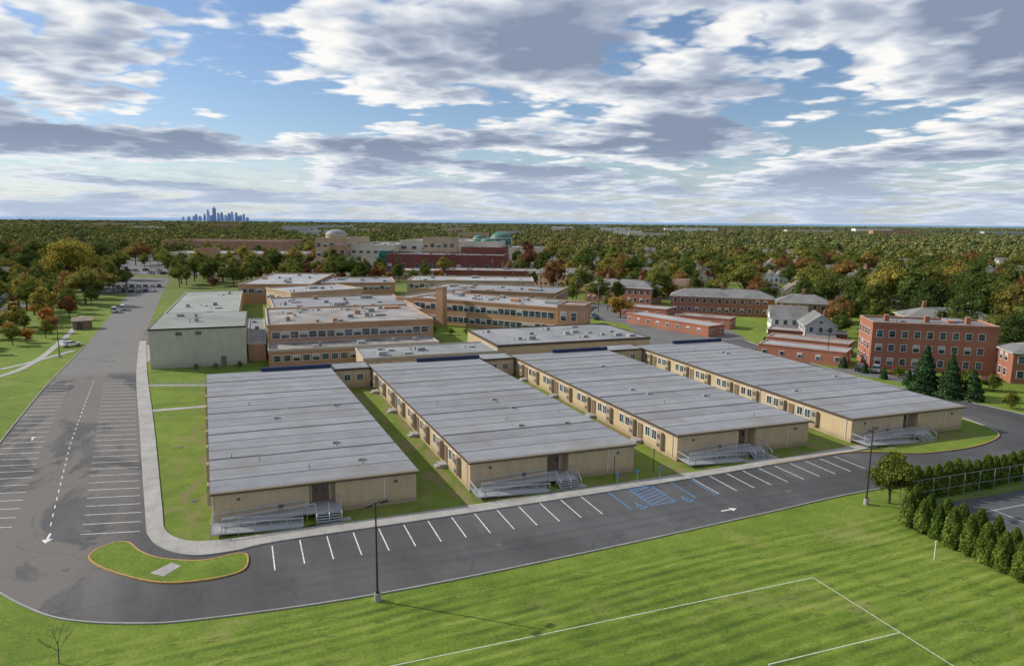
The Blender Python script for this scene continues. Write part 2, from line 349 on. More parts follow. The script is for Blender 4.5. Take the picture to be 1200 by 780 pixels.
wo=catmull([(-31.2,209),(-25.8,165.7),(-19.1,121.7),(-13.4,84.8),(-12.2,78),(-10.2,74.0),(-7.3,71.6),(-3.5,71.4),(.9,72.2),(18.3,72.6),(44.1,73.6),(61,74.6),(78.3,75.7),(86,76.3)],5)
wi=catmull([(-29.5,209),(-23.6,165),(-17,121.7),(-11.8,86),(-10.7,79),(-8.9,75.9),(-6.5,74.6),(-3,74.3),(1.9,74.5),(18.3,74.7),(37.7,75.3),(66.2,76.5),(78.3,77.5),(86,78.0)],5)
b=MB(); b.prism(wo+wi[::-1],0,.135,CONC); b.build('pavement')
def prism_obj(name,poly,z0,z1,m,top=None):
    b=MB(); b.prism(poly,z0,z1,m,top); return b.build(name)
isl=catmull([(-17,74.9),(-15.6,77.0),(-13.9,76.8),(-12.4,74.2),(-10.2,71.9),(-6.5,70.2),(-2.9,70.6),(-2.3,68.6),(-3.0,66.7),(-6,66.1),(-9.8,66.9),(-13.2,69.5),(-15.8,72.3)],5,True)
prism_obj('island_lawn',isl,0,.12,KERB,GRASS)
strip('kerb_yellow',isl,.16,.0,.15,YKERB,closed=True)
prism_obj('kerb_ramp_slab',[(-10.9,69.0),(-9.6,67.9),(-8.3,69.6),(-9.2,70.6)],.05,.14,CONC)
strip('kerb_yellow',inner[30:66],.17,.02,.16,YKERB,side=-1)
for P in ([(-23.4,152.5),(-16,150.5),(-9.5,148.5)],[(-18.5,131.5),(-9.0,131.8)]):
    strip('concrete_path',catmull(P,4),1.5,0,.05,CONC)
strip('concrete_path',catmull([(-75,140),(-62,155),(-52,170),(-49.5,185),(-50.5,210),(-53,240),(-57,270)],5),1.5,0,.05,CONC)
strip('concrete_path',catmull([(-54,178),(-49.8,186),(-44.4,199)],5),1.5,0,.053,CONC)
strip('side_street',catmull([(-110,240),(-86,300),(-80,345),(-92,420)],5),7,0,.012,ASPH_OLD)
def manhole(x,y,z=.135,r=.34,m=LOUV):
    b=MB(); b.tube((0,0,0),(0,0,.03),r+.06,TRIMR,n=16); b.tube((0,0,.03),(0,0,.045),r,m,n=16); b.build('manhole_cover',(x,y,z-.03))
for x,y,z in ((-11.9,108.5,.03),(-8.4,86.5,.03),(22,64.2,.014),(-18.5,72.5,.014),(61,66.5,.014),(-30.5,136,.014)): manhole(x,y,z)
mk=MB()
def line(p0,p1,w,m,z=.018):
    u,L=unit(p0,p1); n=(-u[1]*w/2,u[0]*w/2)
    mk.face([(p0[0]+n[0],p0[1]+n[1],z),(p0[0]-n[0],p0[1]-n[1],z),(p1[0]-n[0],p1[1]-n[1],z),(p1[0]+n[0],p1[1]+n[1],z)],m)
def interp(P,y):
    for a,b in zip(P,P[1:]):
        if min(a[1],b[1])<=y<=max(a[1],b[1]): t=(y-a[1])/(b[1]-a[1]); return a[0]+t*(b[0]-a[0])
rc=[(-13,79),(-13.7,84.8),(-19.4,121.7),(-26,165.7)]
y=79.5
while y<158:
    x=interp(rc,y); line((x-.1,y),(x-5.9,y+1.1),.11,WHITE); y+=2.72
lc=[(-25.6,79),(-26.9,89.3),(-31.1,116.5),(-36.9,160)]
y=84.0
while y<158:
    x=interp(lc,y); line((x,y+1.0),(max(x-5.8,(interp([(-31,84),(-34.3,100),(-36.9,118),(-39,140),(-40.8,161)],y)+.2)),y+2.0),.11,WHITE); y+=2.72
mc=[(-21.6,79),(-22.7,85.5),(-27.3,115.3),(-32.9,161)]
y=84.
while y<160:
    line((interp(mc,y),y),(interp(mc,y+1.1),y+1.1),.11,WHITE); y+=2.6
def arrow(c,u,m,s=1.0):
    n=(-u[1],u[0]); P=lambda a,d:(c[0]+u[0]*a*s+n[0]*d*s,c[1]+u[1]*a*s+n[1]*d*s,.018)
    mk.face([P(-1.3,-.12),P(.2,-.12),P(.2,.12),P(-1.3,.12)],m); mk.face([P(.2,-.5),P(1.2,0),P(.2,.5)],m)
arrow((-21.9,80.6),(.05,-1),WHITE); arrow((50.4,64.1),(1,.03),WHITE,.9); arrow((-33.2,120),(-.1,1),WHITE,.8)
def topy(x): return 72.0+max(0,(x-10))*.048 if x>0 else 71.5
for k in range(29):
    x=0.0+k*2.74
    if 38<x<51.2: continue
    y1=topy(x)-.05; line((x,y1),(x+.15,y1-5.4),.12,WHITE)
for x in (39.4,42.3,45.6,48.6,51.6): line((x,topy(x)-.1),(x+.15,topy(x)-5.5),.12,BLUE)
for k in range(7):
    yb=topy(44)-5.3+k*.78; line((42.4,yb),(45.6,min(yb+1.3,topy(44)-.1)),.12,BLUE)
line((42.4,topy(44)-5.5),(45.7,topy(44)-5.4),.12,BLUE); line((42.4,topy(44)-.2),(45.6,topy(44)-.1),.12,BLUE)
for cx in (41.0,47.3):
    cy=68.1
    for k in range(10):
        a0=2*math.pi*k/12-2.6;a1=2*math.pi*(k+1)/12-2.6
        line((cx+.5*math.cos(a0),cy+.5*math.sin(a0)),(cx+.5*math.cos(a1),cy+.5*math.sin(a1)),.14,BLUE)
    line((cx-.05,cy+.1),(cx-.05,cy+.95),.16,BLUE); line((cx-.05,cy+.25),(cx+.5,cy+.2),.14,BLUE); line((cx+.45,cy+.25),(cx+.7,cy-.35),.14,BLUE); line((cx-.15,cy+1.15),(cx+.1,cy+1.15),.24,BLUE)
mk.build('parking_markings')
mk=MB()
for a,c in (((-8,47.9),(48.0,48.3)),((48.0,48.3),(48.6,14)),((35.0,38.9),(48.1,38.8)),((35.0,38.9),(34.6,14)),((-40,47.7),(-8,47.9))): line(a,c,.11,CHALK,.008)
mk.build('soccer_field_lines')
sheet('tennis_court',[(69.9,20),(100,20),(100,57.5),(69.9,57.5)],.01,mat_simple('court_surface',(.085,.09,.095),.85,.25))
mk=MB()
for a,c in (((71,54),(98,54)),((71,54),(71,22)),((80,54),(80,22))): line(a,c,.08,WHITE,.016)
mk.build('court_lines')

# ------------------------------------------------------------------ modular classroom buildings
def window(b,a,z,w,h,mull=1,frm=WFRAME):
    b.box(a,-.03,z,a+w,.05,z+h,GLASS); t=.09
    b.box(a-t,-.08,z-t,a+w+t,.05,z,frm); b.box(a-t,-.08,z+h,a+w+t,.05,z+h+t,frm)
    b.box(a-t,-.075,z,a,.05,z+h,frm); b.box(a+w,-.075,z,a+w+t,.05,z+h,frm)
    for k in range(mull): 
        c=a+w*(k+1)/(mull+1); b.box(c-.03,-.065,z,c+.03,.05,z+h,frm)
def modular(x0,y0,w,L,sh,h=3.9,seed=0):
    R=random.Random(seed); b=MB(); base=lambda p:(p[0]+sh*p[1],p[1],p[2]); b.T=base
    d0,d1=w*.45,w*.58; z1=h-.34
    for (xa,ya,xb) in ((0,0,d0),(d0,1.6,d1),(d1,0,w)):
        b.box(xa,ya,0.0,xb,L,z1,SIDING)
    b.box(-.03,-.03,0,d0,.4,.55,SKIRT); b.box(d1,-.03,0,w+.03,.4,.55,SKIRT); b.box(-.03,.4,0,.3,L,.55,SKIRT)
    b.box(-.28,-.28,z1,w+.28,L+.28,h-.02,TRIM); b.box(-.22,-.22,h-.02,w+.22,L+.22,h+.03,MROOF)
    b.box(-.32,-.34,h-.14,w+.32,-.28,h+.05,SIDING)
    n=int(L/3.66)
    for k in range(1,n+1):
        yy=k*3.66; wd=.12 if k%3 else .26
        # each ridge is laid in short lengths that wander slightly
        xs=[-.2]+sorted(R.uniform(1,w-1) for _ in range(3))+[w+.2]
        for xa,xb in zip(xs,xs[1:]):
            o=R.uniform(-.05,.05); b.box(xa,yy-wd/2+o,h+.03,xb,yy+wd/2+o,h+(.055 if k%3 else .10),MROOF if (k%3 or R.random()<.18) else TRIMR)
    for k in range(8):
        xx=R.uniform(2,w-2);yy=R.uniform(3,L-4); b.tube((xx,yy,h),(xx,yy,h+.55),.07,GREYD)
        if k%2: b.box(xx-.35,yy+1,h+.03,xx+.35,yy+1.7,h+.32,GREYD)
    b.box(w*.42,L-.5,h,w+.3,L+.1,h+.75,NAVY)
    b.T=lambda p:base((p[0],p[1]+1.6,p[2]))
    c=(d0+d1)/2
    b.box(c-.95,-.06,.9,c-.02,0.05,3.05,DOORM); b.box(c+.02,-.06,.9,c+.95,0.05,3.05,DOORM); b.box(c-1.05,-.04,.9,c-.95,.05,3.15,WFRAME); b.box(c+.95,-.04,.9,c+1.05,.05,3.15,WFRAME); b.box(c-.95,-.04,3.05,c+.95,.05,3.15,WFRAME)
    b.box(c-.7,-.08,2.0,c-.3,-.05,2.8,GLASS); b.box(c+.3,-.08,2.0,c+.7,-.05,2.8,GLASS)
    b.T=base
    b.box(d0,0,0,d1,1.6,.9,SKIRT,top=ALU)
    for xx in (2.4,w-2.6): b.box(xx,-.16,2.7,xx+.35,0.02,2.95,LOUV)
    b.box(w*.3,-.12,1.0,w*.3+.5,.02,1.7,LOUV)
    b.tube((w*.83,-.06,.3),(w*.83,-.06,z1),.05,WFRAME)
    for side in (0,1):
        if side==0: b.T=lambda p:base((p[1],L-p[0],p[2]))
        else: b.T=lambda p:base((w-p[1],p[0],p[2]))
        a=2.2;k=0
        while a<L-6:
            window(b,a,1.55,1.15,1.35,1); window(b,a+1.75,1.55,1.15,1.35,1)
            b.box(a+3.7,-.55,.75,a+4.75,.02,3.15,HVAC); b.box(a+3.85,-.58,2.2,a+4.6,-.55,2.9,LOUV); b.box(a+3.85,-.58,1.0,a+4.6,-.55,1.5,LOUV)
            if k%2==0:
                b.box(a+5.6,-.07,.55,a+6.6,.02,2.75,DOORM); b.box(a+5.5,-.09,.5,a+5.6,.02,2.85,TRIM); b.box(a+6.6,-.09,.5,a+6.7,.02,2.85,TRIM); b.box(a+5.6,-.09,2.75,a+6.6,.02,2.85,TRIM)
                if x0>0: b.box(a+5.3,-1.2,0,a+6.9,.02,.5,CONC); b.box(a+5.5,-1.6,0,a+6.7,-1.2,.25,CONC)
            a+=7.5 if k%2==0 else 7.1; k+=1
        for a in (1.2,L*.36,L*.68,L-1): b.tube((a,-.07,.2),(a,-.07,z1),.05,WFRAME)
    b.build('modular_classroom_building',(x0,y0,0)); reg((x0-4,y0),(1,0),w+4,L)
    r=MB(); fl=.9
    def rail(p,q,picket=True):
        p=Vector(p);q=Vector(q);n=max(1,int((q-p).length/1.5))
        for hh in (1.05,.95,.12): r.tube(p+Vector((0,0,hh)),q+Vector((0,0,hh)),.028,ALU,n=5)
        for k in range(n+1):
            c=p.lerp(q,k/n); r.tube((c.x,c.y,max(0,c.z-.9 if c.z>.9 else 0)),(c.x,c.y,c.z+1.07),.03,ALU,n=5)
        if picket:
            m=int((q-p).length/.17)
            for k in range(m): 
                c=p.lerp(q,(k+.5)/m); r.tube((c.x,c.y,c.z+.12),(c.x,c.y,c.z+.95),.011,ALU,n=3,cap=False)
    def deck(x0,x1,ya,yb,za,zb):
        r.face([(x0,ya,za),(x1,ya,zb),(x1,yb,zb),(x0,yb,za)],ALU)
        for yy in (ya,yb): r.face([(x0,yy,za),(x1,yy,zb),(x1,yy,zb-.16),(x0,yy,za-.16)],ALU)
    A=d0-.4; Bx=d1+.35
    deck(A,Bx,-1.75,-.05,fl,fl); deck(.9,A,-1.6,-.25,.5,fl); deck(-.1,.9,-3.2,-.25,.5,.5); deck(.9,A-.5,-3.2,-1.8,.5,.06)
    rail((-.1,-.25,.5),(A,-.25,fl)); rail((-.1,-.25,.5),(-.1,-3.2,.5)); rail((-.1,-3.2,.5),(.9,-3.2,.5)); rail((.9,-3.2,.5),(A-.5,-3.2,.06)); rail((.9,-1.7,.5),(A,-1.7,fl)); rail((.9,-1.85,.5),(A-.5,-1.85,.06))
    rail((A,-1.75,fl),(A+.9,-1.75,fl)); rail((Bx,-.05,fl),(Bx,-1.75,fl))
    sx0=A+.95;sx1=Bx
    for k in range(5):
        yy=-1.75-k*.3; r.box(sx0,yy-.3,fl-.18*(k+1)-.04,sx1,yy,fl-.18*(k+1)+.0,ALU)
    for xx in (sx0,(sx0+sx1)/2,sx1):
        rail((xx,-1.75,fl),(xx,-3.25,.0),False); r.face([(xx,-1.75,fl),(xx,-3.25,0),(xx,-3.25,-.0+.02),(xx,-1.75,fl-.3)],ALU)
    r.build('wheelchair_ramp',(x0,y0,.02))
    prism_obj('entrance_slab',[(x0+A-1.0,75.2+(x0+6)*.02),(x0+Bx+1.0,75.2+(x0+6)*.022),(x0+Bx+1.0,y0-2.0),(x0+A-1.0,y0-3.3)],0,.03,CONC)
modular(-5.8,78.2,22.2,62.5,-.066,seed=1)
modular(23.3,79.0,22.8,62.0,-.047,seed=2)
modular(53.9,80.6,22.9,61.5,-.04,seed=3)
modular(84.0,79.4,23.3,65,0,seed=4)
def rectb(name,x0,y0,x1,y1,h,wm,rm,parts=None,par=.25,units=0,seed=0):
    b=MB(); R=random.Random(seed)
    b.box(x0,y0,0,x1,y1,h,wm); b.box(x0-.12,y0-.12,h,x1+.12,y1+.12,h+.06,rm)
    if par:
        for q in ((x0-.15,y0-.15,x1+.15,y0+.12),(x0-.15,y1-.12,x1+.15,y1+.15),(x0-.15,y0+.12,x0+.12,y1-.12),(x1-.12,y0+.12,x1+.15,y1-.12)): b.box(q[0],q[1],h-.25,q[2],q[3],h+par,STONE if wm not in (SIDING,GYM) else TRIM)
    for k in range(units):
        xx=R.uniform(x0+2,x1-4);yy=R.uniform(y0+2,y1-4);s=R.uniform(.6,1.8); b.box(xx,yy,h+.06,xx+s,yy+s*R.uniform(.7,1.4),h+R.uniform(.4,1.1),R.choice([GREYD,ROOFB,ROOFA]))
        if k%2: b.tube((xx-1,yy,h),(xx-1,yy,h+.8),.12,GREYD)
    if parts: parts(b)
    reg((x0,y0),(1,0),x1-x0,y1-y0); return b.build(name)
def corridor(x0,x1,y0,y1,h=3.8):
    def p(b):
        b.T=lambda q:(x0+q[0],y0+q[1],q[2])
        W=x1-x0
        if W>4: window(b,W*.3,1.5,1.1,1.2); window(b,W*.65,1.5,1.1,1.2)
    rectb('connecting_corridor',x0,y0,x1,y1,h,SIDING,ROOFA,p,.15)
corridor(12.9,19.9,138.5,144.5); corridor(43.9,50.9,139.5,145.5); corridor(74.7,83.5,141,147)

# ------------------------------------------------------------------ generic blocks with windows
WR=random.Random(77)
BLIND=mat_simple('window_blind',(.42,.40,.36),.7,.1)
def wband(b,L,z,h,step,ww,m_glass=GLASS,fr=WFRAME,start=1.0,panel=None):
    a=start
    while a+ww<L-start*.5:
        b.box(a-.1,-.07,z-.1,a+ww+.1,.02,z+h+.1,fr); b.box(a,-.10,z,a+ww,-.07,z+h*.52,m_glass)
        b.box(a,-.10,z+h*.55,a+ww,-.07,z+h,BLIND if WR.random()<.3 else m_glass)
        if panel: b.box(a,-.09,z-.9,a+ww,.02,z-.1,panel)
        a+=step
def block(name,p0,p1,D,h,wm,rm,fl=(),par=.5,hip=0,units=0,chim=0,seed=0,trim=STONE,z0=0,roofm=SHING,build=True):
    u,L=unit(p0,p1); b=MB(); R=random.Random(seed+5); F=frame(p0,u); b.T=F
    b.box(0,0,z0,L,D,h,wm)
    walls=[(F,L),(lambda p:F((L-p[1],p[0],p[2])),D),(lambda p:F((L-p[0],D-p[1],p[2])),L),(lambda p:F((p[1],D-p[0],p[2])),D)]
    for T,LL in walls:
        b.T=T
        for q in fl: wband(b,LL,*q[:4],**(q[4] if len(q)>4 else {}))
    b.T=F
    if hip:
        e=.5; r0=D*.5; P=[(-e,-e,h),(L+e,-e,h),(L+e,D+e,h),(-e,D+e,h)]; A=(r0,D/2,h+hip);B=(L-r0,D/2,h+hip)
        b.face([P[0],P[1],B,A],roofm);b.face([P[2],P[3],A,B],roofm);b.face([P[1],P[2],B],roofm);b.face([P[3],P[0],A],roofm); b.box(-e,-e,h-.15,L+e,D+e,h-.002,WFRAME)
    else:
        b.box(.1,.1,h,L-.1,D-.1,h+.05,rm)
        for q in ((-.12,-.12,L+.12,.25),(-.12,D-.25,L+.12,D+.12),(-.12,.25,.25,D-.25),(L-.25,.25,L+.12,D-.25)): b.box(q[0],q[1],h-.15,q[2],q[3],h+par,wm,top=trim)
        for k in range(units):
            xx=R.uniform(1.5,max(2,L-4));yy=R.uniform(1.5,max(2,D-4));s=R.uniform(.6,1.9) if R.random()<.8 else R.uniform(2.5,4.5); b.box(xx,yy,h+.05,xx+s,yy+s*R.uniform(.6,1.3),h+R.uniform(.4,1.2),R.choice([GREYD,ROOFB,ROOFA,wm]))
            if k%3==0: b.tube((xx-1,yy,h),(xx-1,yy,h+.9),.15,GREYD)
    for k in range(chim):
        xx=L*(k+.5)/chim; b.box(xx-.5,D*.5-.5,h-1,xx+.5,D*.5+.5,h+(hip or 0)+1.6,wm,top=trim)
    reg(p0,u,L,D); return b.build(name)
def gy(b):
    b.box(-9,168.9,0,-7.9,169.02,2.2,DOORM)
    for x in (-18,-14): b.box(x,168.85,7.3,x+1.2,169.0,8.0,LOUV)
    for k in range(1,7): b.box(-23.4,169+27*k/7-.1,8.86,-3.5,169+27*k/7+.1,8.94,ROOFG)
rectb('gymnasium',-23.4,169,-3.5,196,8.8,GYM,ROOFG,gy,.12,3,1)
rectb('school_wing_low',-26.5,205,-6.5,292,5.0,TBRICK,ROOFG,None,.3,9,2)
rectb('school_wing_low',-3.2,172,.7,214,4.2,OBRICK,ROOFA,None,.3,2,3)
rectb('school_entrance_wing',1.2,162.5,40,171.9,3.9,OBRICK,ROOFC,lambda b:(setattr(b,'T',lambda q:(1.2+q[0],162.5+q[1],q[2])),wband(b,26,1.4,1.3,2.1,1.5)),.3,5,4)
block('school_building',(1.2,172),(41,172),33,8,OBRICK,ROOFC,[(5.1,1.5,2.1,1.75),(1.2,1.4,2.1,1.75)],.45,units=20,seed=3)
block('school_building',(4,206),(46,207),44,6.2,OBRICK,ROOFA,[(3.2,1.6,2.2,1.8)],.4,units=28,seed=4)
block('school_building',(-8,294),(19,287),58,7.2,OBRICK,ROOFB,[(4.3,1.5,3,2.2)],.5,units=8,seed=5)
block('school_building',(10,252),(36,262),22,7.6,TBRICK,ROOFB,[(4.3,1.5,2.4,1.8)],.4,units=5,seed=6)
block('school_building',(47,226),(82.5,186),19,7.8,OBRICK,ROOFB,[(4.8,1.7,2.1,1.8),(1.2,1.6,2.1,1.8)],.45,units=18,seed=7)
block('school_building',(43,234),(50,226),30,7.2,OBRICK,ROOFB,[(4.2,1.5,2.2,1.7)],.4,units=5,seed=17)
block('school_stair_tower',(80,182.8),(86,178),9,9.2,OBRICK,ROOFC,[(5,2.4,3,1.6)],.5,seed=8)
block('school_building',(58,262),(100,232),26,7.0,OBRICK,ROOFA,[(4.2,1.6,2.3,1.9)],.45,units=14,seed=9)
rectb('school_wing_low',51.5,152,92,177,4.2,SIDING,ROOFA,None,.3,14,10)
rectb('school_wing_low',20,147.5,50,160,3.8,TBRICK,ROOFA,lambda b:(setattr(b,'T',lambda q:(20+q[0],147.5+q[1],q[2])),wband(b,28,1.4,1.3,2.6,1.6)),.3,7,11)
block('school_building',(60,300),(112,282),24,7,TBRICK,ROOFB,[(4.2,1.6,2.3,1.9)],.45,units=8,seed=12)
block('school_building',(24,300),(54,296),30,6.5,OBRICK,ROOFA,[(4.0,1.4,2.3,1.9)],.45,units=8,seed=13)
block('brick_chimney_stack',(52,214),(53.6,212.2),2.4,12,OBRICK,ROOFA,seed=14)

mu=(.89,-.456); mo=(36.7,468)
def ml(a,d): n=(-mu[1],mu[0]); return (mo[0]+a*mu[0]+d*n[0],mo[1]+a*mu[1]+d*n[1])
def mblock(name,a0,a1,d,D,h,wm,rm,fl=(),**k): return block(name,ml(a0,d),ml(a1,d),D,h,wm,rm,fl,**k)
mblock('shopping_mall',-8,14,14,45,20,TBRICK,ROOFB,[(15,2.5,4.5,2.6),(9.0,3.0,4.5,2.6),(2,4,6,4)],par=.8,units=8,seed=20)
mblock('shopping_mall',4,14,11,3,15.5,OBRICK,ROOFB,[(3,5,5,3),(10,3,5,3)],par=.8,seed=120)
mblock('shopping_mall',14,44,20,60,16.0,BEIGE,ROOFB,[(11,1.6,5,2.5)],par=.8,units=12,seed=21)
mblock('shopping_mall',44,112,34,70,18.5,BEIGE,ROOFB,[(13.5,2,7,3.5)],par=.9,units=26,seed=22)
mblock('shopping_mall',60,84,33,5,21,TBRICK,ROOFB,[(15,2.5,4.5,2.6)],par=.8,seed=121)
mblock('shopping_mall',38,43.5,6,16,13,GGLASS,GREYD,[],par=.3,seed=23)
mblock('department_store',44,119,2,30,11.0,MBRICK,ROOFA,[(2,3.4,9,2.5)],par=.7,units=14,seed=24)
mblock('department_store',88,116,26,26,15.0,MBRICK,ROOFB,[],par=.7,units=4,seed=25)
mblock('shopping_mall',14,37,4,14,8,BEIGE,ROOFA,[(2,3.5,4,3)],par=.6,seed=26)
for a,d,r,z,hh,m in ((2,26,7.0,20,3.4,GREYD),(108,72,7.5,18,4.2,GREEND),(94,60,4.2,17.5,2.6,GREEND),(103,44,5,16,2.6,GREEND)):
    c=ml(a,d); b=MB(); b.tube((c[0],c[1],z-2),(c[0],c[1],z+3),r,GGLASS if m is GREEND else TBRICK,n=24); b.tube((c[0],c[1],z+2.6),(c[0],c[1],z+3.1),r*1.06,BEIGE,n=24); b.dome((c[0],c[1],z+3),r*1.0,hh,m); b.tube((c[0],c[1],z+2+hh),(c[0],c[1],z+4.0+hh),.25,m); b.build('domed_rotunda')
block('strip_mall',(-62,560),(30,532),38,7.5,BEIGE,ROOFB,[(1,3.2,6,4.5,dict(fr=OBRICK))],.8,units=14,seed=27)
block('strip_mall',(-40,548.5),(-28,545),8,11,OBRICK,ROOFB,[(2,3.5,5,4)],.8,seed=127)
block('strip_mall',(-80,690),(20,650),55,12,OBRICK,ROOFB,[(1,3.5,8,6,dict(fr=BEIGE))],1.6,units=16,seed=28)
block('strip_mall',(60,700),(170,650),50,10,OBRICK,ROOFB,[],1.0,units=16,seed=29)
block('shop_building',(215,640),(262,610),25,8,BEIGE,ROOFB,[],.6,units=5,seed=30)
block('office_building',(250,900),(285,885),18,17,TBRICK,ROOFB,[(3,1.5,3,2),(7,1.5,3,2),(11,1.5,3,2)],.6,seed=33)
block('brick_shop',(96,372),(140,352),22,6,MBRICK,ROOFC,[(1.6,1.8,3,1.8)],.4,units=5,seed=34)
block('brick_shop',(70,392),(94,382),16,5,OBRICK,ROOFB,[(1.6,1.8,3,1.8)],.4,units=3,seed=35)
# larger buildings standing out of the canopy further off
DR=random.Random(41)
for k in range(26):
    a=math.radians(DR.uniform(-14,60)); d=DR.uniform(900,3200); x,y=d*math.sin(a),d*math.cos(a); wd=DR.uniform(30,90)*(1 if d<1800 else 1.5)
    block('distant_building',(x,y),(x+wd*.88,y-wd*.47),DR.uniform(25,50),DR.uniform(13,19),DR.choice([WHITEW,BEIGE,TBRICK,OBRICK,GREYW]),ROOFB,[(4,2,6,4),(9,2,6,4)],.6,units=4,seed=200+k)

WA=[(1.2,1.5,2.6,1.2),(4.4,1.5,2.6,1.2),(7.6,1.5,2.6,1.2)]; WB=WA[:2]
block('brick_apartment_building',(132,121.3),(153.5,107.2),12,10.5,RBRICK,SHING,WA,.5,chim=3,units=3,seed=40)
block('brick_apartment_building',(149,100.5),(160,93),10,6.6,RBRICK,SHING,WB,.4,hip=1.8,chim=1,seed=41)
block('brick_apartment_building',(142,221),(171,200),11,6.6,RBRICK,SHING,WB,hip=2.6,chim=3,seed=42)
block('brick_apartment_building',(129,266),(147,243),12,6.8,RBRICK,SHING,WB,hip=2.8,chim=2,seed=43)
block('brick_apartment_building',(131,336),(152,308),12,7,OBRICK,SHINB,WB,hip=2.8,chim=2,seed=44)
block('brick_apartment_building',(166,193),(179,182),10,6.6,RBRICK,SHINB,WB,hip=2.6,chim=1,seed=45)
block('brick_apartment_building',(176,150),(196,137),12,6.6,RBRICK,SHING,WB,hip=2.6,chim=2,seed=46)
GW=[(1.1,1.0,4.2,1.0)]
for k,(a,c,D,h) in enumerate((((116.6,141),(128,124.5),7,3.3),((126.5,150),(138,133.5),7,3.2),((114.4,204),(122.8,170.5),7,3.1),((136,161),(150,146),7,3.1),((122,222),(132,208),8,3.2),((128,194),(138,181),7,3.2))):
    block('brick_garage_row',a,c,D,h,RBRICK if k!=3 else MBRICK,ROOFB if k%2==0 else ROOFC,GW,.25,seed=50+k)

def house_mesh(name,w,d,h,rh,wm,rm,cross=False,porch=True):
    b=MB(); b.box(0,0,0,w,d,h,wm)
    e=.45
    b.face([(0,0,h),(w,0,h),(w/2,0,h+rh)],wm); b.face([(w,d,h),(0,d,h),(w/2,d,h+rh)],wm)
    k=rh/(w/2); t=.14
    for sx in (0,1):
        X=lambda x:(w-x if sx else x)
        P=[(X(-e),-e,h-e*k),(X(w/2),-e,h+rh),(X(w/2),d+e,h+rh),(X(-e),d+e,h-e*k)]
        b.face([(p[0],p[1],p[2]+t) for p in P],rm); b.face(P[::-1],WFRAME)
        b.face([P[0],P[1],(P[1][0],P[1][1],P[1][2]+t),(P[0][0],P[0][1],P[0][2]+t)],WFRAME); b.face([P[0],P[3],(P[3][0],P[3][1],P[3][2]+t),(P[0][0],P[0][1],P[0][2]+t)],WFRAME)
    for T,L in ((lambda p:p,w),(lambda p:(w-p[1],p[0],p[2]),d),(lambda p:(w-p[0],d-p[1],p[2]),w),(lambda p:(p[1],d-p[0],p[2]),d)):
        b.T=T
        for z in ((1.1,3.7) if h>4.5 else (1.1,)): wband(b,L,z,1.3,2.4,1.0,start=1.1)
    b.T=None
    b.box(w/2-.5,-.12,h+.5,w/2+.5,.02,h+1.5,WFRAME); b.box(w/2-.4,-.14,h+.6,w/2+.4,-.12,h+1.4,GLASS)
    b.box(w*.72,d*.55,h,w*.72+.8,d*.55+.8,h+rh+.7,RBRICK)
    if porch:
        b.box(.5,-2.0,0,w-.5,0,.4,CONC); b.face([(.2,-2.3,2.6),(w-.2,-2.3,2.6),(w-.2,0.0,3.2),(.2,0.0,3.2)],rm); b.box(.2,-2.3,2.45,w-.2,-2.15,2.6,WFRAME)
        for x in (.7,w-.9): b.box(x,-2.1,.4,x+.2,-1.9,2.5,WFRAME)
    if cross:
        b.box(w,d*.3,0,w+3.2,d*.85,h*.62,wm); b.face([(w,d*.3-.3,h*.62),(w+3.5,d*.3-.3,h*.62),(w+3.5,d*.575,h*.62+1.5),(w,d*.575,h*.62+1.5)],rm); b.face([(w,d*.85+.3,h*.62),(w+3.5,d*.85+.3,h*.62),(w+3.5,d*.575,h*.62+1.5),(w,d*.575,h*.62+1.5)],rm); b.face([(w+3.2,d*.3,h*.62),(w+3.2,d*.85,h*.62),(w+3.2,d*.575,h*.62+1.4)],wm)
    return b.mesh(name)
HM=[house_mesh('house_a',8.5,10,5.6,3.2,WHITEW,SHING),house_mesh('house_b',9,9,5.6,3.4,CREAM,SHINB,True),house_mesh('house_c',8,11,5.4,3.0,GREYW,SHING),
    house_mesh('house_d',9.5,9,5.4,3.6,RBRICK,SHINB,True),house_mesh('house_e',8,9.5,5.6,3.2,WHITEW,SHINR,False),house_mesh('house_f',10,8.5,4.2,3.8,TBRICK,SHING,True)]
HR=random.Random(3)
def house(x,y,rot,k=None):
    k=HR.choice((0,0,1,2,2,3,4,5)) if k is None else k
    obj('house' if k!=3 else 'brick_house',HM[k],(x,y,0),rot); u=(math.cos(rot),math.sin(rot)); reg((x,y),u,10,10,2.5)
e1=(.84,-.543); e2=(.543,.84); ro=math.atan2(e1[1],e1[0])
cnt=0
for j in range(0,17):
    for i in range(-14,34):
        x=206+e1[0]*i*18.5+e2[0]*j*36+HR.uniform(-1.5,1.5); y=236+e1[1]*i*18.5+e2[1]*j*36+HR.uniform(-1.5,1.5)
        hd=math.degrees(math.atan2(x,y)); dist=math.hypot(x,y)
        if not(29<hd<63) or dist>720 or dist<250: continue
        if 185<x<232 and 240<y<312: continue
        if i%8==7 or HR.random()<.22 or blocked(x,y,3): continue
        house(x,y,ro+(math.pi if j%2 else 0)+HR.choice([0,0,0,math.pi/2])); cnt+=1
    if j%2==1: strip('side_street',[(206+e1[0]*(-230)+e2[0]*(j*36+24),236+e1[1]*(-230)+e2[1]*(j*36+24)),(206+e1[0]*520+e2[0]*(j*36+24),236+e1[1]*520+e2[1]*(j*36+24))],7,0,.012,ASPH_OLD)
for p in ((141,152),(150,161),(222,226),(208,214),(238,212),(196,226)): house(p[0],p[1],ro+HR.choice([0,1.57]),HR.choice([0,2,4,1]))
for p in ((-100,300),(-103,322),(-106,345),(-110,370),(-114,395),(-88,262),(-84,240)): house(p[0],p[1],1.4)
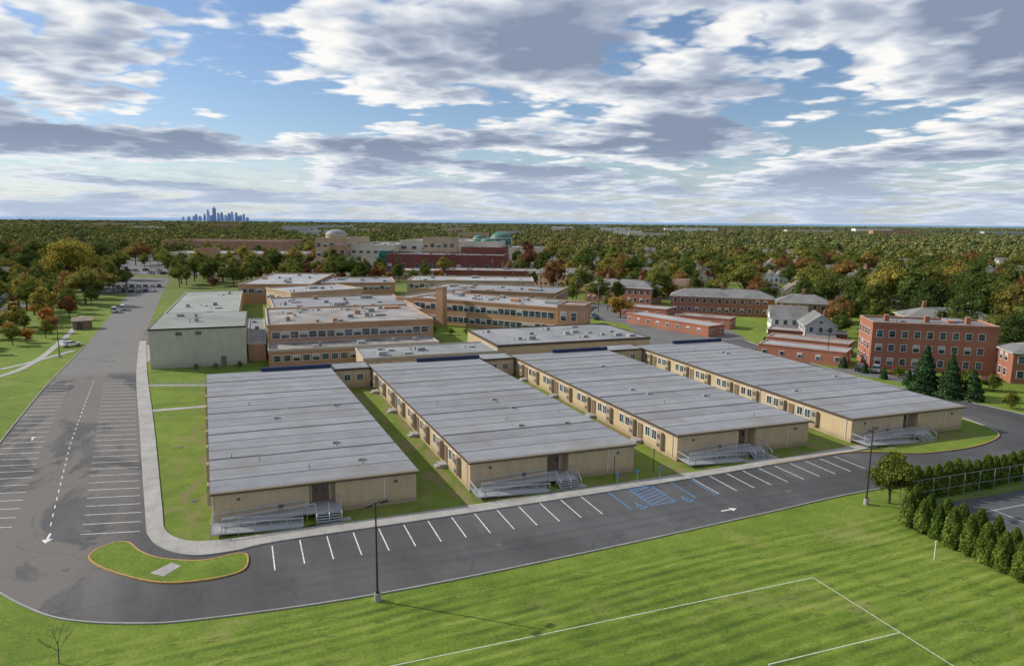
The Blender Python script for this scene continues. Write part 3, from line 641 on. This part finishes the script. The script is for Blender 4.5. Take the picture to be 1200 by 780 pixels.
b=MB(); b.box(0,0,0,5,4,2.6,DOORM); b.face([(-.3,-.3,2.6),(5.3,-.3,2.6),(5.3,4.3,3.3),(-.3,4.3,3.3)],SHINB); b.box(1,-.05,0,2.6,.01,2.1,TRIM); b.build('shed',(-52.5,236,0),.2)
b=MB(); b.tube((0,0,0),(0,0,11),.16,WOOD,.11,8); b.box(-1.2,-.06,9.6,1.2,.06,9.75,WOOD); b.box(-.8,-.05,8.9,.8,.05,9.02,WOOD); b.tube((.35,0,8.2),(.35,0,9.0),.2,GREYD,n=8)
for x in (-1.1,-.5,.5,1.1): b.tube((x,0,9.75),(x,0,9.92),.04,GREYD)
PM=b.mesh('utility_pole')
for k in range(15): obj('utility_pole',PM,(118+k*2.0,232+k*24,0),1.9)
for k in range(7): obj('utility_pole',PM,(162+k*32,128+k*30,0),.6)

SK=[(214,46,'f'),(220,50,'f'),(226,58,'f'),(229,80,'f'),(233,62,'s'),(238,92,'s'),(243,140,'s'),(250,186,'p'),(254.5,100,'f'),(259,110,'s'),(263,78,'f'),(267,98,'f'),(271,118,'s'),(276,108,'f'),(281,74,'f'),(285,92,'f'),(289,48,'f'),(246.5,70,'f'),(265,62,'f'),(279,60,'f')]
for k,(px,h,t) in enumerate(SK):
    x=-749+(px-225)*9.97; w=26+(k*7%5)*4
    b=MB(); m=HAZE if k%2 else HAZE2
    if t=='f': b.box(-w/2,-w/2,0,w/2,w/2,h*.93,m); b.box(-w*.3,-w*.3,h*.93,w*.3,w*.3,h,m)
    elif t=='s': b.box(-w/2,-w/2,0,w/2,w/2,h*.7,m); b.box(-w*.38,-w*.38,h*.7,w*.38,w*.38,h*.88,m); b.box(-w*.22,-w*.22,h*.88,w*.22,w*.22,h,m)
    else:
        b.box(-w/2,-w/2,0,w/2,w/2,h*.82,m); q=w*.42; z=h*.82
        for a in range(4):
            c=[(-q,-q),(q,-q),(q,q),(-q,q)]; b.face([(c[a][0],c[a][1],z),(c[(a+1)%4][0],c[(a+1)%4][1],z),(0,0,z+h*.14)],m)
        b.tube((0,0,z+h*.1),(0,0,h*1.04),2.2,m)
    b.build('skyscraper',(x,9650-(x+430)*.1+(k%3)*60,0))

# ------------------------------------------------------------------ trees
def leafcloud(P,Nrm,size,rng,flat=.75):
    n=len(P); r=rng.normal(size=(n,3)); nv=Nrm*flat+r*.55; nv/=np.linalg.norm(nv,axis=1)[:,None]
    t=np.cross(nv,rng.normal(size=(n,3))); t/=np.linalg.norm(t,axis=1)[:,None]; bt=np.cross(nv,t)
    s=(size*rng.uniform(.6,1.3,n))[:,None]; k=rng.uniform(.55,.9,n)[:,None]
    return np.stack([P-t*s*.5-bt*s*k*.22,P+bt*s*k*.5-t*s*.1,P+t*s*.5+bt*s*k*.15,P-bt*s*k*.5+t*s*.12],1).reshape(-1,3)
def ico(c,r,sc=(1,1,1)):
    t=(1+5**.5)/2; v=np.array([(-1,t,0),(1,t,0),(-1,-t,0),(1,-t,0),(0,-1,t),(0,1,t),(0,-1,-t),(0,1,-t),(t,0,-1),(t,0,1),(-t,0,-1),(-t,0,1)],float)
    v/=np.linalg.norm(v[0]); f=[(0,11,5),(0,5,1),(0,1,7),(0,7,10),(0,10,11),(1,5,9),(5,11,4),(11,10,2),(10,7,6),(7,1,8),(3,9,4),(3,4,2),(3,2,6),(3,6,8),(3,8,9),(4,9,5),(2,4,11),(6,2,10),(8,6,7),(9,8,1)]
    return v*r*np.array(sc)+np.array(c),f
def finish(name,b,fol,V,F,cores,mats):
    base=len(b.V); allv=list(b.V)+[tuple(x) for x in V]; faces=list(b.F)+[[base+4*i,base+4*i+1,base+4*i+2,base+4*i+3] for i in range(len(V)//4)]
    mi=list(b.M)+[b.mi(fol)]*(len(V)//4)
    for cv,cf in cores:
        o=len(allv); allv+= [tuple(x) for x in cv]; faces+=[[o+i for i in f] for f in cf]; mi+=[b.mi(fol)]*len(cf)
    me=bpy.data.meshes.new(name); me.from_pydata(allv,[],faces)
    for m in b.mats: me.materials.append(m)
    me.polygons.foreach_set('material_index',mi); me.update(); return me
def tree_mesh(name,h,R,nl,leaves,ls,fol,seed,zc=.6,core=.62,open_=.0):
    rng=np.random.default_rng(seed); b=MB(); tr=h*.02+.06
    b.tube((0,0,-.1),(0,0,h*.35),tr,BARK,tr*.75,7); b.tube((0,0,h*.35),(rng.normal()*.2,rng.normal()*.2,h*.78),tr*.75,BARK,tr*.2,6)
    C=[]
    for k in range(nl):
        d=rng.normal(size=3); d/=np.linalg.norm(d); rr=rng.uniform(.35,.8)
        c=np.array([d[0]*R*rr,d[1]*R*rr,h*zc+d[2]*(h*(1-zc))*rr*.85]); r=R*rng.uniform(.26,.46)*(1.1-.35*max(0,d[2]))
        C.append((c,r)); s=Vector((0,0,h*rng.uniform(.22,.45))); b.tube(s,Vector(c),tr*.35,BARK,tr*.1,5,False)
    C.append((np.array([0,0,h*zc]),R*.55)); C.append((np.array([0,0,h-R*.4]),R*.38))
    w=np.array([r*r for _,r in C]); w/=w.sum(); Ps=[];Ns=[]
    for (c,r),ww in zip(C,w):
        n=int(leaves*ww); d=rng.normal(size=(n,3)); d/=np.linalg.norm(d,axis=1)[:,None]; d[:,2]=np.where(d[:,2]<-.55,-d[:,2],d[:,2])
        rad=r*(1+rng.normal(size=n)*.16); sq=np.array([1,1,.82]); Ps.append(c+d*rad[:,None]*sq); Ns.append(d)
    P=np.concatenate(Ps);Nn=np.concatenate(Ns); V=leafcloud(P,Nn,ls,rng)
    cores=[ico(c,r*core,(1,1,.8)) for c,r in C] if core else []
    return finish(name,b,fol,V,None,cores,None)
def conifer_mesh(name,h,R,leaves,ls,fol,seed,egg=False,z0=.06):
    rng=np.random.default_rng(seed); b=MB(); b.tube((0,0,-.1),(0,0,h*.9),.05+h*.012,BARK,.02,6)
    t=rng.random(leaves)**(.75 if egg else .62); 
    t=1-t if not egg else t
    z=h*z0+t*h*(1-z0)
    a=rng.random(leaves)*2*np.pi
    PF=lambda t:(np.clip(1-t,0,1)**.5)*np.clip(.78+t*1.4,0,1)
    if egg: prof=PF(t)*(1+.10*np.sin(a*4+t*9+seed)+.07*np.sin(a*7-t*15))
    else: prof=(1-t)**.85*(1+.16*np.sin(t*h*5.2+a*2)+.10*np.sin(a*5+t*17))
    r=R*prof*(1-np.abs(rng.normal(size=leaves))*(.10 if egg else .22))
    P=np.stack([r*np.cos(a),r*np.sin(a),z-(0 if egg else .18)*r],1); Nn=np.stack([np.cos(a),np.sin(a),np.full(leaves,.35)],1)
    V=leafcloud(P,Nn,ls,rng,.9)
    n=10; cv=[];cf=[]
    for j in range(7):
        tt=j/7; pr=(float(PF(tt)) if egg else (1-tt)**.9)*R*.72
        for k in range(n): q=2*math.pi*k/n; cv.append((pr*math.cos(q),pr*math.sin(q),h*z0+tt*h*(1-z0)))
    cv.append((0,0,h*.97))
    for j in range(6):
        for k in range(n): cf.append([j*n+k,j*n+(k+1)%n,(j+1)*n+(k+1)%n,(j+1)*n+k])
    for k in range(n): cf.append([6*n+k,6*n+(k+1)%n,7*n])
    return finish(name,b,fol,V,None,[(np.array(cv),cf)],None)

MIDT=[tree_mesh('tree_m%d'%k,hh,RR,nl,2600,.62,FOL,100+k,zc) for k,(hh,RR,nl,zc) in enumerate(((14,5.5,16,.58),(17,6.5,20,.6),(11,4.6,13,.58),(15,4.4,14,.56),(19,7.5,24,.62)))]
DRKT=[tree_mesh('tree_d%d'%k,hh,RR,nl,3600,.55,FOLD,150+k,zc) for k,(hh,RR,nl,zc) in enumerate(((17,6.5,22,.56),(19,7.8,28,.56)))]
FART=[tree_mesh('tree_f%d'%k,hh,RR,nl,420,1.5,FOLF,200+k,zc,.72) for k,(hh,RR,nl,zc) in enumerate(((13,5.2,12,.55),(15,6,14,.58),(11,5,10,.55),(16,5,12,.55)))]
CON=[conifer_mesh('con%d'%k,h,R,4200,.5,FOLC,300+k) for k,(h,R) in enumerate(((9.6,2.9),(8.4,2.6),(6.3,2.3)))]
ARB=[conifer_mesh('arb%d'%k,h,R,3400,.21,FOLA,400+k,True,.02) for k,(h,R) in enumerate(((4.2,1.15),(3.9,1.05),(4.4,1.2)))]
def coll(name,meshes):
    c=bpy.data.collections.new(name)
    for i,m in enumerate(meshes):
        o=bpy.data.objects.new('%s_tree_variant'%name,m); c.objects.link(o)
    return c
def scatter(name,pts,scl,c,nvar):
    me=bpy.data.meshes.new(name); me.from_pydata([tuple(p) for p in pts],[],[]); n=len(pts)
    a=me.attributes.new('scl','FLOAT_VECTOR','POINT'); a.data.foreach_set('vector',np.array(scl,dtype=np.float32).ravel())
    a=me.attributes.new('rt','FLOAT_VECTOR','POINT'); r=np.zeros((n,3),np.float32); r[:,2]=RNG.random(n)*6.283; a.data.foreach_set('vector',r.ravel())
    a=me.attributes.new('idx','INT','POINT'); a.data.foreach_set('value',RNG.integers(0,nvar,n).astype(np.int32))
    o=bpy.data.objects.new(name,me); COL.objects.link(o)
    ng=bpy.data.node_groups.new(name,'GeometryNodeTree'); ng.interface.new_socket('Geometry',in_out='INPUT',socket_type='NodeSocketGeometry'); ng.interface.new_socket('Geometry',in_out='OUTPUT',socket_type='NodeSocketGeometry')
    gi=ng.nodes.new('NodeGroupInput');go=ng.nodes.new('NodeGroupOutput'); ip=ng.nodes.new('GeometryNodeInstanceOnPoints'); ci=ng.nodes.new('GeometryNodeCollectionInfo')
    ci.inputs['Collection'].default_value=c; ci.inputs['Separate Children'].default_value=True; ci.inputs['Reset Children'].default_value=True
    ip.inputs['Pick Instance'].default_value=True
    def na(nm,t):
        q=ng.nodes.new('GeometryNodeInputNamedAttribute'); q.data_type=t; q.inputs['Name'].default_value=nm
        return [s for s in q.outputs if s.enabled and s.name=='Attribute'][0]
    L=ng.links.new
    L(gi.outputs[0],ip.inputs['Points']);L(ci.outputs[0],ip.inputs['Instance']);L(na('idx','INT'),ip.inputs['Instance Index']);L(na('rt','FLOAT_VECTOR'),ip.inputs['Rotation']);L(na('scl','FLOAT_VECTOR'),ip.inputs['Scale']);L(ip.outputs[0],go.inputs[0])
    md=o.modifiers.new('inst','NODES'); md.node_group=ng; return o
CM=coll('woodland',MIDT); CF=coll('forest',FART)
def campus(x,y):
    if -58<x<120 and y<362: return True
    if 100<x<200 and y<232: return True
    if -140<x<-40 and y<300: return True
    if 188<x<230 and 244<y<308: return True
    if -62<x<-38 and y<430: return True
    return False
def inmall(x,y):
    a=(x-mo[0])*mu[0]+(y-mo[1])*mu[1]; d=-(x-mo[0])*mu[1]+(y-mo[1])*mu[0]
    return (-12<a<125 and -25<d<110)
RR=random.Random(5)
mid=[];ms=[];far=[];fs=[]
def polar(d0,d1,sp,fn):
    d=d0
    while d<d1:
        stp=sp(d); a=-28.0
        while a<68:
            aa=math.radians(a+RR.uniform(-.5,.5)*math.degrees(stp/d)); dd=d+RR.uniform(-.5,.5)*stp
            fn(dd*math.sin(aa),dd*math.cos(aa),dd,a); a+=math.degrees(stp/d)
        d+=stp
def f1(x,y,d,a):
    if campus(x,y) or inmall(x,y) or blocked(x,y,0 if a>28 else 3): return
    if -110<x<330 and 430<y<640 and RR.random()<.72 : return
    if d<700 and a>28 and RR.random()<.26: return
    s=RR.uniform(.55,1.08)*(.90 if a>28 or y<520 else 1)
    (mid if d<620 else far).append((x,y,-.2)); (ms if d<620 else fs).append((s*RR.uniform(.9,1.15),s*RR.uniform(.9,1.15),s))
polar(235,760,lambda d:11.0,f1)
def clearing(x,y): return math.sin(x*.011+y*.004)+math.sin(y*.0093-x*.0041+1.3)+.6*math.sin(x*.031+y*.023)>1.75
def f2(x,y,d,a):
    if inmall(x,y) or blocked(x,y,4) or clearing(x,y): return
    s=RR.uniform(.6,1.2); far.append((x,y,-.3)); fs.append((s*1.25,s*1.25,s*.95))
polar(760,1900,lambda d:15.5+ (d-760)*.008,f2)
def f3(x,y,d,a):
    if clearing(x*.5,y*.5) or blocked(x,y,10): return
    s=RR.uniform(.65,1.3); far.append((x,y,-.5)); fs.append((s*3.2,s*3.2,s*.85))
polar(1900,6200,lambda d:36+(d-1900)*.016,f3)
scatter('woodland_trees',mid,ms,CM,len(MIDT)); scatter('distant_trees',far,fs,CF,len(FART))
def T(x,y,h,name='deciduous_tree',k=None,src=MIDT,hs=(14,17,11,15,19),wide=1.0):
    k=RR.randrange(len(src)) if k is None else k; s=h/hs[k]; obj(name,src[k],(x,y,0),RR.uniform(0,6.28),(s*wide,s*wide,s))
for i,p in enumerate(((208,186,21),(216,178,20),(226,190,22),(236,176,21),(204,172,19),(214,160,19),(232,160,21),(246,166,20),(222,148,19),(240,150,19),(196,160,17),(250,186,21),(206,196,18),(192,176,15),(206,140,17),(182,128,13),(190,118,15),(200,150,18),(188,205,14),(180,215,12),(186,228,13),(160,236,11),(150,246,10),(156,172,9),(166,165,12),(160,158,9),(176,172,12),(200,128,17),(214,132,18),(176,120,12),(196,104,15),(184,140,14),(258,172,19),(226,206,18),(240,200,19),(170,130,11))):
    if i%4: T(p[0],p[1],p[2],'large_deciduous_tree',None,DRKT,(17,19))
    else: T(*p)
FG=[tree_mesh('tree_yg',22,11,30,6000,.7,FOLY,501,.6)]; T(-82,367,24,'large_deciduous_tree',0,FG,(22,),1.0)
OR=[tree_mesh('tree_or%d'%k,6,3.4,12,1600,.42,FOLO,510+k,.5) for k in range(2)]
for p in ((-57,232,5),(-61,246,6),(-64,222,5),(-61,212,4.5),(-67,238,6),(-59,262,6),(-62,278,7),(-66,292,7),(-56,222,4),(-70,226,6),(-60,300,6),(-66,206,5),(-75,215,7),(-71,250,7),(-63,254,5),(-68,268,6),(-73,240,7),(-64,234,5),(-59,216,4),(-63,200,4.5),(-70,212,6)):
    if RR.random()<.5: T(p[0],p[1],p[2],'autumn_tree',None,OR,(6,6))
    else: T(p[0],p[1],p[2]*1.3)
for p in ((-66,262,11),(-72,275,13),(-78,290,14),(-70,310,13),(-76,330,15),(-66,330,10),(-86,320,14),(-92,280,12),(-80,245,10),(-74,200,9),(-66,188,7),(-60,345,9),(-58,365,9),(-98,255,12),(-84,262,12),(-90,300,13),(-78,225,9)): T(*p)
for x,y in ((30,392),(42,388),(54,384),(66,376),(78,374),(14,400),(0,406),(-14,412),(-28,410),(90,366),(104,344),(60,404),(24,378)): 
    if RR.random()<.5: T(x,y,RR.uniform(5,8),'autumn_tree',None,OR,(6,6))
    else: T(x,y,RR.uniform(6,9))
T(123.6,100,9.6,'pine_tree',0,CON,(9.6,8.4,6.3)); T(125.0,95.5,8.5,'pine_tree',1,CON,(9.6,8.4,6.3)); T(127.2,92.6,6,'pine_tree',2,CON,(9.6,8.4,6.3))
for k in range(9): T(126.5+k*.35-(k%2)*.5,106+k*6.0,RR.uniform(2.2,3.4),'young_pine_tree',2,CON,(9.6,8.4,6.3))
SHR=[tree_mesh('shrubm',3,1.9,8,900,.3,FOLG,520,.5)]
for p in ((128.5,86,3),(130,80,3.4),(131,75,2.8),(135,100,4),(139,97,3.5),(130.5,112,2.5),(134,108,3),(137,104,2.6),(-5,165.8,1.4),(-10,166,1.2),(-14,166,1.3),(52,196,2),(56,193,2.4),(48,200,2.2),(64,184,2),(44,188,1.8)): T(p[0],p[1],p[2],'shrub',0,SHR,(3,))
T(145,92,9,'deciduous_tree',3); T(152,86,10,'deciduous_tree',0); T(118,215,8,'autumn_tree',0,OR,(6,6)); T(166,262,9,'autumn_tree',1,OR,(6,6)); T(176,268,8,'yellow_tree',0,FG,(22,)); T(184,262,7,'yellow_tree',0,FG,(22,)); T(192,258,7,'yellow_tree',0,FG,(22,))
NEAR=[tree_mesh('near_tree',6.1,2.7,22,9000,.26,FOLG,530,.60,.5)]
T(69.9,59.6,6.3,'deciduous_tree',0,NEAR,(6.1,))
for k in range(14): T(66.6+RR.uniform(-.15,.15),54.2-k*1.8,RR.uniform(3.6,4.5),'arborvitae_tree',None,ARB,(4.2,3.9,4.4),RR.uniform(.85,1.05))
for k in range(13): T(68.5+RR.uniform(-.15,.15),54.9-k*1.85,RR.uniform(3.6,4.4),'arborvitae_tree',None,ARB,(4.2,3.9,4.4),RR.uniform(.85,1.05))
for k in range(18): T(74.2+k*1.75,59.6+RR.uniform(-.2,.2)+k*.06,RR.uniform(3.6,4.3),'arborvitae_tree',None,ARB,(4.2,3.9,4.4),1.05)
b=MB(); r0=random.Random(2)
def br(p,d,L,r,dep):
    q=p+d*L; b.tube(p,q,r,BARK,r*.6,5,False)
    if dep>0:
        for k in range(4 if dep>1 else 3):
            dd=(d+Vector((r0.uniform(-.7,.7),r0.uniform(-.7,.7),r0.uniform(.0,.5)))).normalized(); br(p.lerp(q,r0.uniform(.5,1)),dd,L*r0.uniform(.45,.7),r*.55,dep-1)
br(Vector((0,0,0)),Vector((.03,0,1)),1.8,.05,3); b.build('bare_sapling',(-15.4,56.4,0))

# ------------------------------------------------------------------ street furniture
def lamp(x,y,h,rot=0):
    b=MB(); b.tube((0,0,0),(0,0,.75),.3,KERB,n=14); b.tube((0,0,.75),(0,0,.85),.2,POLE,n=8); b.tube((0,0,.8),(0,0,h),.10,POLE,.065,8)
    b.tube((-.75,0,h-.12),(.75,0,h-.12),.045,POLE)
    for s in (-1,1):
        x0,x1=sorted((s*.45,s*1.15)); b.box(x0,-.22,h-.2,x1,.22,h+.0,POLE); b.box(x0+.06,-.17,h-.23,x1-.06,.17,h-.2,LENS)
    b.build('street_lamp',(x,y,0),rot)
lamp(8.5,57.5,9.1,math.radians(25)); lamp(67.0,60.2,9.4,math.radians(25)); lamp(-45.5,190,9,0); lamp(121,62.0,9,.3); lamp(128,130,8,0)
for k in range(10):
    p=ml(-90+k*24,-40+(k%2)*22)
    if not blocked(p[0],p[1],0): lamp(p[0],p[1],11,k)
def sign(x,y,h=2.1,rot=0,m=BLUE):
    b=MB(); b.tube((0,0,0),(0,0,h),.035,GREYD); b.box(-.16,-.05,h-.5,.16,-.035,h-.02,m); b.build('parking_sign',(x,y,0),rot)
for x in (41.0,44.0,47.3): sign(x,74.3 if x>43 else 74.0)
b=MB(); b.tube((0,0,0),(0,0,2.0),.05,WHITEW); b.build('white_post',(62.3,47.3,0))
for x,y in ((41.8,76.4),(48.3,77.5)):
    b=MB(); b.tube((0,0,0),(0,0,3.2),.05,POLE); b.tube((0,0,3.2),(0,0,3.4),.16,POLE,.05,8); b.build('path_light',(x,y,0))
b=MB()
for y0 in (149.2,151.2):
    for k in range(9):
        x=-21+k*1.4; yy=y0-(x+21)*.22; b.tube((x,yy,0),(x,yy,1.05),.03,ALU,n=5)
    for z in (.55,1.05): b.tube((-21,y0,z),(-9.8,y0-2.46,z),.028,ALU,n=5)
b.build('handrail')
b=MB()
for k in range(14):
    x=-22.8+k*1.4; b.tube((x,165.4,0),(x,165.4,1.6),.035,GREYD,n=5)
for z in (.1,.8,1.6): b.tube((-22.8,165.4,z),(-4.6,165.4,z),.025,GREYD,n=5)
b.build('chain_fence')
b=MB()
for k in range(12):
    x=70+k*2.6; b.tube((x,58.2,0),(x,58.2,3),.04,GREYD,n=5)
for z in (.1,1.5,3): b.tube((70,58.2,z),(98.6,58.2,z),.025,GREYD,n=5)
b.build('court_fence')
def car_mesh(name,paint,kind=0):
    b=MB(); L=4.6;W=.9
    if kind==0: low=[(-2.3,.35),(-2.28,.78),(-1.95,.93),(-1.2,.98),(1.0,.95),(1.9,.84),(2.25,.7),(2.3,.35)]; gh=[(-1.75,.95),(-1.15,1.40),(.25,1.43),(1.05,.94)]
    elif kind==1: low=[(-2.3,.4),(-2.3,.95),(-2.1,1.05),(0,1.06),(1.1,1.04),(1.95,.95),(2.25,.8),(2.3,.4)]; gh=[(-2.15,1.04),(-1.9,1.68),(.3,1.70),(1.1,1.03)]
    else: low=[(-2.5,.4),(-2.5,1.1),(-2.4,1.15),(0,1.15),(1.5,1.1),(2.2,1.0),(2.45,.8),(2.5,.4)]; gh=[(-2.42,1.12),(-2.3,2.0),(.9,2.0),(1.7,1.1)]
    def ext(prof,w0,wt,m,top=None):
        n=len(prof); zs=[p[1] for p in prof]; z0=min(zs);z1=max(zs); ww=lambda z:w0+(wt-w0)*(z-z0)/max(.01,z1-z0)
        A=[(p[0],-ww(p[1]),p[1]) for p in prof];B=[(p[0],ww(p[1]),p[1]) for p in prof]
        b.face(A,m);b.face(B[::-1],m)
        for k in range(n):
            j=(k+1)%n; mm=m
            if top and k==1: mm=top
            b.face([A[k],B[k],B[j],A[j]],mm)
    ext(low,W,W*.93,paint); ext(gh,W*.9,W*.72,GLASS,paint)
    g=gh; b.face([(g[1][0]+.05,-W*.73,g[1][1]+.02),(g[2][0]-.05,-W*.73,g[2][1]+.02),(g[2][0]-.05,W*.73,g[2][1]+.02),(g[1][0]+.05,W*.73,g[1][1]+.02)],paint)
    xm=(g[1][0]+g[2][0])/2
    for s in (-1,1): b.tube((xm,s*W*.9,g[0][1]),(xm,s*W*.735,g[1][1]),.06,paint,n=4); b.box(.75,s*(W+.08)-.08,.95,.95,s*(W+.08)+.08,1.1,paint)
    for x in (-1.42,1.42):
        for s in (-1,1): b.tube((x,s*(W-.2),.33),(x,s*(W+.03),.33),.33,RUBBER,n=14); b.tube((x,s*(W+.03),.33),(x,s*(W+.045),.33),.19,GREYD,n=10)
    for s in (-1,1): b.box(low[-2][0]-.05,s*.65-.2,.62,low[-1][0]+.02,s*.65+.2,.76,HEADL); b.box(low[0][0]-.02,s*.7-.15,.7,low[0][0]+.05,s*.7+.15,.9,TAIL)
    return b.mesh(name)
CARS=[car_mesh('car%d'%k,p,k%2) for k,p in enumerate(PAINTS)]; VAN=car_mesh('van',PAINTS[0],2)
obj('van',VAN,(-48.5,277,.02),math.radians(95)); obj('parked_car',CARS[0],(-46.5,206,0.02),math.radians(35)); obj('van',VAN,(-46.8,283,.02),math.radians(93),.95)
CR=random.Random(9)
for k in range(8): obj('parked_car',CARS[CR.randrange(7)],(122.5+k*2.3+6,123.5-k*2.6-3+CR.uniform(-.3,.3),0.02),math.radians(40+CR.uniform(-3,3)))
sheet('apartment_parking_asphalt',[(119.5,128),(128.8,122.5),(139,110),(132,103.5),(127.2,108)],.01,ASPH_OLD)
for k in range(14): obj('parked_car',CARS[CR.randrange(7)],(-63+(k%7)*2.9,352+(k//7)*22,.02),math.radians(92))
for k in range(16): obj('parked_car',CARS[CR.randrange(7)],(-88-(k*1.2),286+k*6.2,.02),math.radians(100))
for k in range(70): 
    a=CR.uniform(-105,110); d=CR.choice([-34,-28,-18,-12,-48,10,18]); p=ml(round(a/2.9)*2.9,d)
    if not blocked(p[0],p[1],0): obj('parked_car',CARS[CR.randrange(7)],(p[0],p[1],.02),math.atan2(mu[1],mu[0])+1.57)
for k in range(46):
    p=ml(CR.uniform(130,300),CR.choice([20,26,40,46,60,66,90])); obj('parked_car',CARS[CR.randrange(7)],(p[0],p[1],.02),math.atan2(mu[1],mu[0])+1.57)
for k in range(8): obj('parked_car',CARS[CR.randrange(7)],(108+k*1.2,214+k*5,.02),1.3)

# ------------------------------------------------------------------ light, sky, camera
el=math.radians(31); az=math.atan2(-.81,.59)
sd=Vector((math.sin(az)*math.cos(el),math.cos(az)*math.cos(el),math.sin(el)))
sl=bpy.data.lights.new('sun','SUN'); sl.energy=4.6; sl.angle=math.radians(.6); sl.color=(1,.94,.84)
so=bpy.data.objects.new('sun',sl); COL.objects.link(so); so.rotation_euler=(-sd).to_track_quat('-Z','Y').to_euler()
w=bpy.data.worlds.new('World'); scene.world=w; w.use_nodes=True; nt=w.node_tree; nt.nodes.clear()
w.cycles.sampling_method='MANUAL'; w.cycles.sample_map_resolution=256
sky=N(nt,'ShaderNodeTexSky',sky_type='NISHITA'); sky.sun_disc=False; sky.sun_elevation=el; sky.sun_rotation=az; sky.air_density=1.0; sky.dust_density=.4; sky.ozone_density=2.6
tc=N(nt,'ShaderNodeTexCoord').outputs['Generated']; s=sepx(nt,tc)
zz=mth(nt,'ADD',mth(nt,'MAXIMUM',s[2],0.0),.09)
cv=N(nt,'ShaderNodeCombineXYZ'); nt.links.new(mth(nt,'DIVIDE',s[0],zz),cv.inputs[0]);nt.links.new(mth(nt,'DIVIDE',s[1],zz),cv.inputs[1])
def sw(v,add):
    n=N(nt,'ShaderNodeVectorMath',operation='ADD'); nt.links.new(v,n.inputs[0]); n.inputs[1].default_value=add; return n.outputs[0]
P=sw(cv.outputs[0],(4.2,9.1,0))
def nz2(v,sc,det,ro,di=0):
    n=N(nt,'ShaderNodeTexNoise',noise_dimensions='2D'); n.inputs['Scale'].default_value=sc; n.inputs['Detail'].default_value=det; n.inputs['Roughness'].default_value=ro; n.inputs['Distortion'].default_value=di
    nt.links.new(v,n.inputs['Vector']); return n.outputs['Fac']
def cloud(P,det):
    a=nz2(P,.85,det,.52)
    bil=mth(nt,'MULTIPLY',mth(nt,'ABSOLUTE',mth(nt,'SUBTRACT',nz2(P,2.6,3,.5),.5)),.55)
    return mth(nt,'ADD',a,mth(nt,'SUBTRACT',bil,.03))
c1=cloud(P,8); c2=cloud(sw(P,(-.16,.12,0)),4); n0=nz2(P,.30,2,.5)
dens=mth(nt,'ADD',c1,mth(nt,'MULTIPLY',mth(nt,'SUBTRACT',n0,.5),.32))
mask=maprange(nt,dens,.42,.51,0,1,True)
thick=maprange(nt,dens,.465,.70,0,1)
lit=mth(nt,'MULTIPLY',mth(nt,'SUBTRACT',c1,c2),4.0)
sh=mth(nt,'SUBTRACT',mth(nt,'ADD',mth(nt,'MULTIPLY',thick,1.12),.12),lit,clamp=True)
cr=ramp(nt,[(0,(.98,.97,.95)),(.28,(.73,.77,.83)),(.58,(.44,.50,.61)),(1,(.25,.31,.43))]); nt.links.new(sh,cr.inputs[0])
hz=maprange(nt,s[2],0,.11,.72,0,True)
cc=mixc(nt,hz,cr.outputs[0],(.55,.65,.80))
skyc=mixc(nt,1.0,sky.outputs[0],(.95,.98,1.08),'MULTIPLY')
bg1=N(nt,'ShaderNodeBackground'); bg1.inputs[1].default_value=.105; nt.links.new(skyc,bg1.inputs[0])
bg2=N(nt,'ShaderNodeBackground'); bg2.inputs[1].default_value=1.0; nt.links.new(cc,bg2.inputs[0])
mx=N(nt,'ShaderNodeMixShader'); mk2=mth(nt,'MAXIMUM',mask,mth(nt,'MULTIPLY',hz,.85)); nt.links.new(mk2,mx.inputs[0]); nt.links.new(bg1.outputs[0],mx.inputs[1]); nt.links.new(bg2.outputs[0],mx.inputs[2])
wo_=N(nt,'ShaderNodeOutputWorld'); nt.links.new(mx.outputs[0],wo_.inputs[0])

cam=bpy.data.cameras.new('camera'); cam.sensor_width=36; cam.lens=24.6; cam.clip_end=200000; cam.clip_start=.5
co=bpy.data.objects.new('camera',cam); COL.objects.link(co)
co.matrix_world=Matrix.Translation((0,0,33))@Matrix.Rotation(math.radians(-19.9),4,'Z')@Matrix.Rotation(math.radians(90-9.08),4,'X')@Matrix.Rotation(math.radians(.544),4,'Z')
scene.camera=co
print('trees',len(mid),len(far),'houses',cnt)
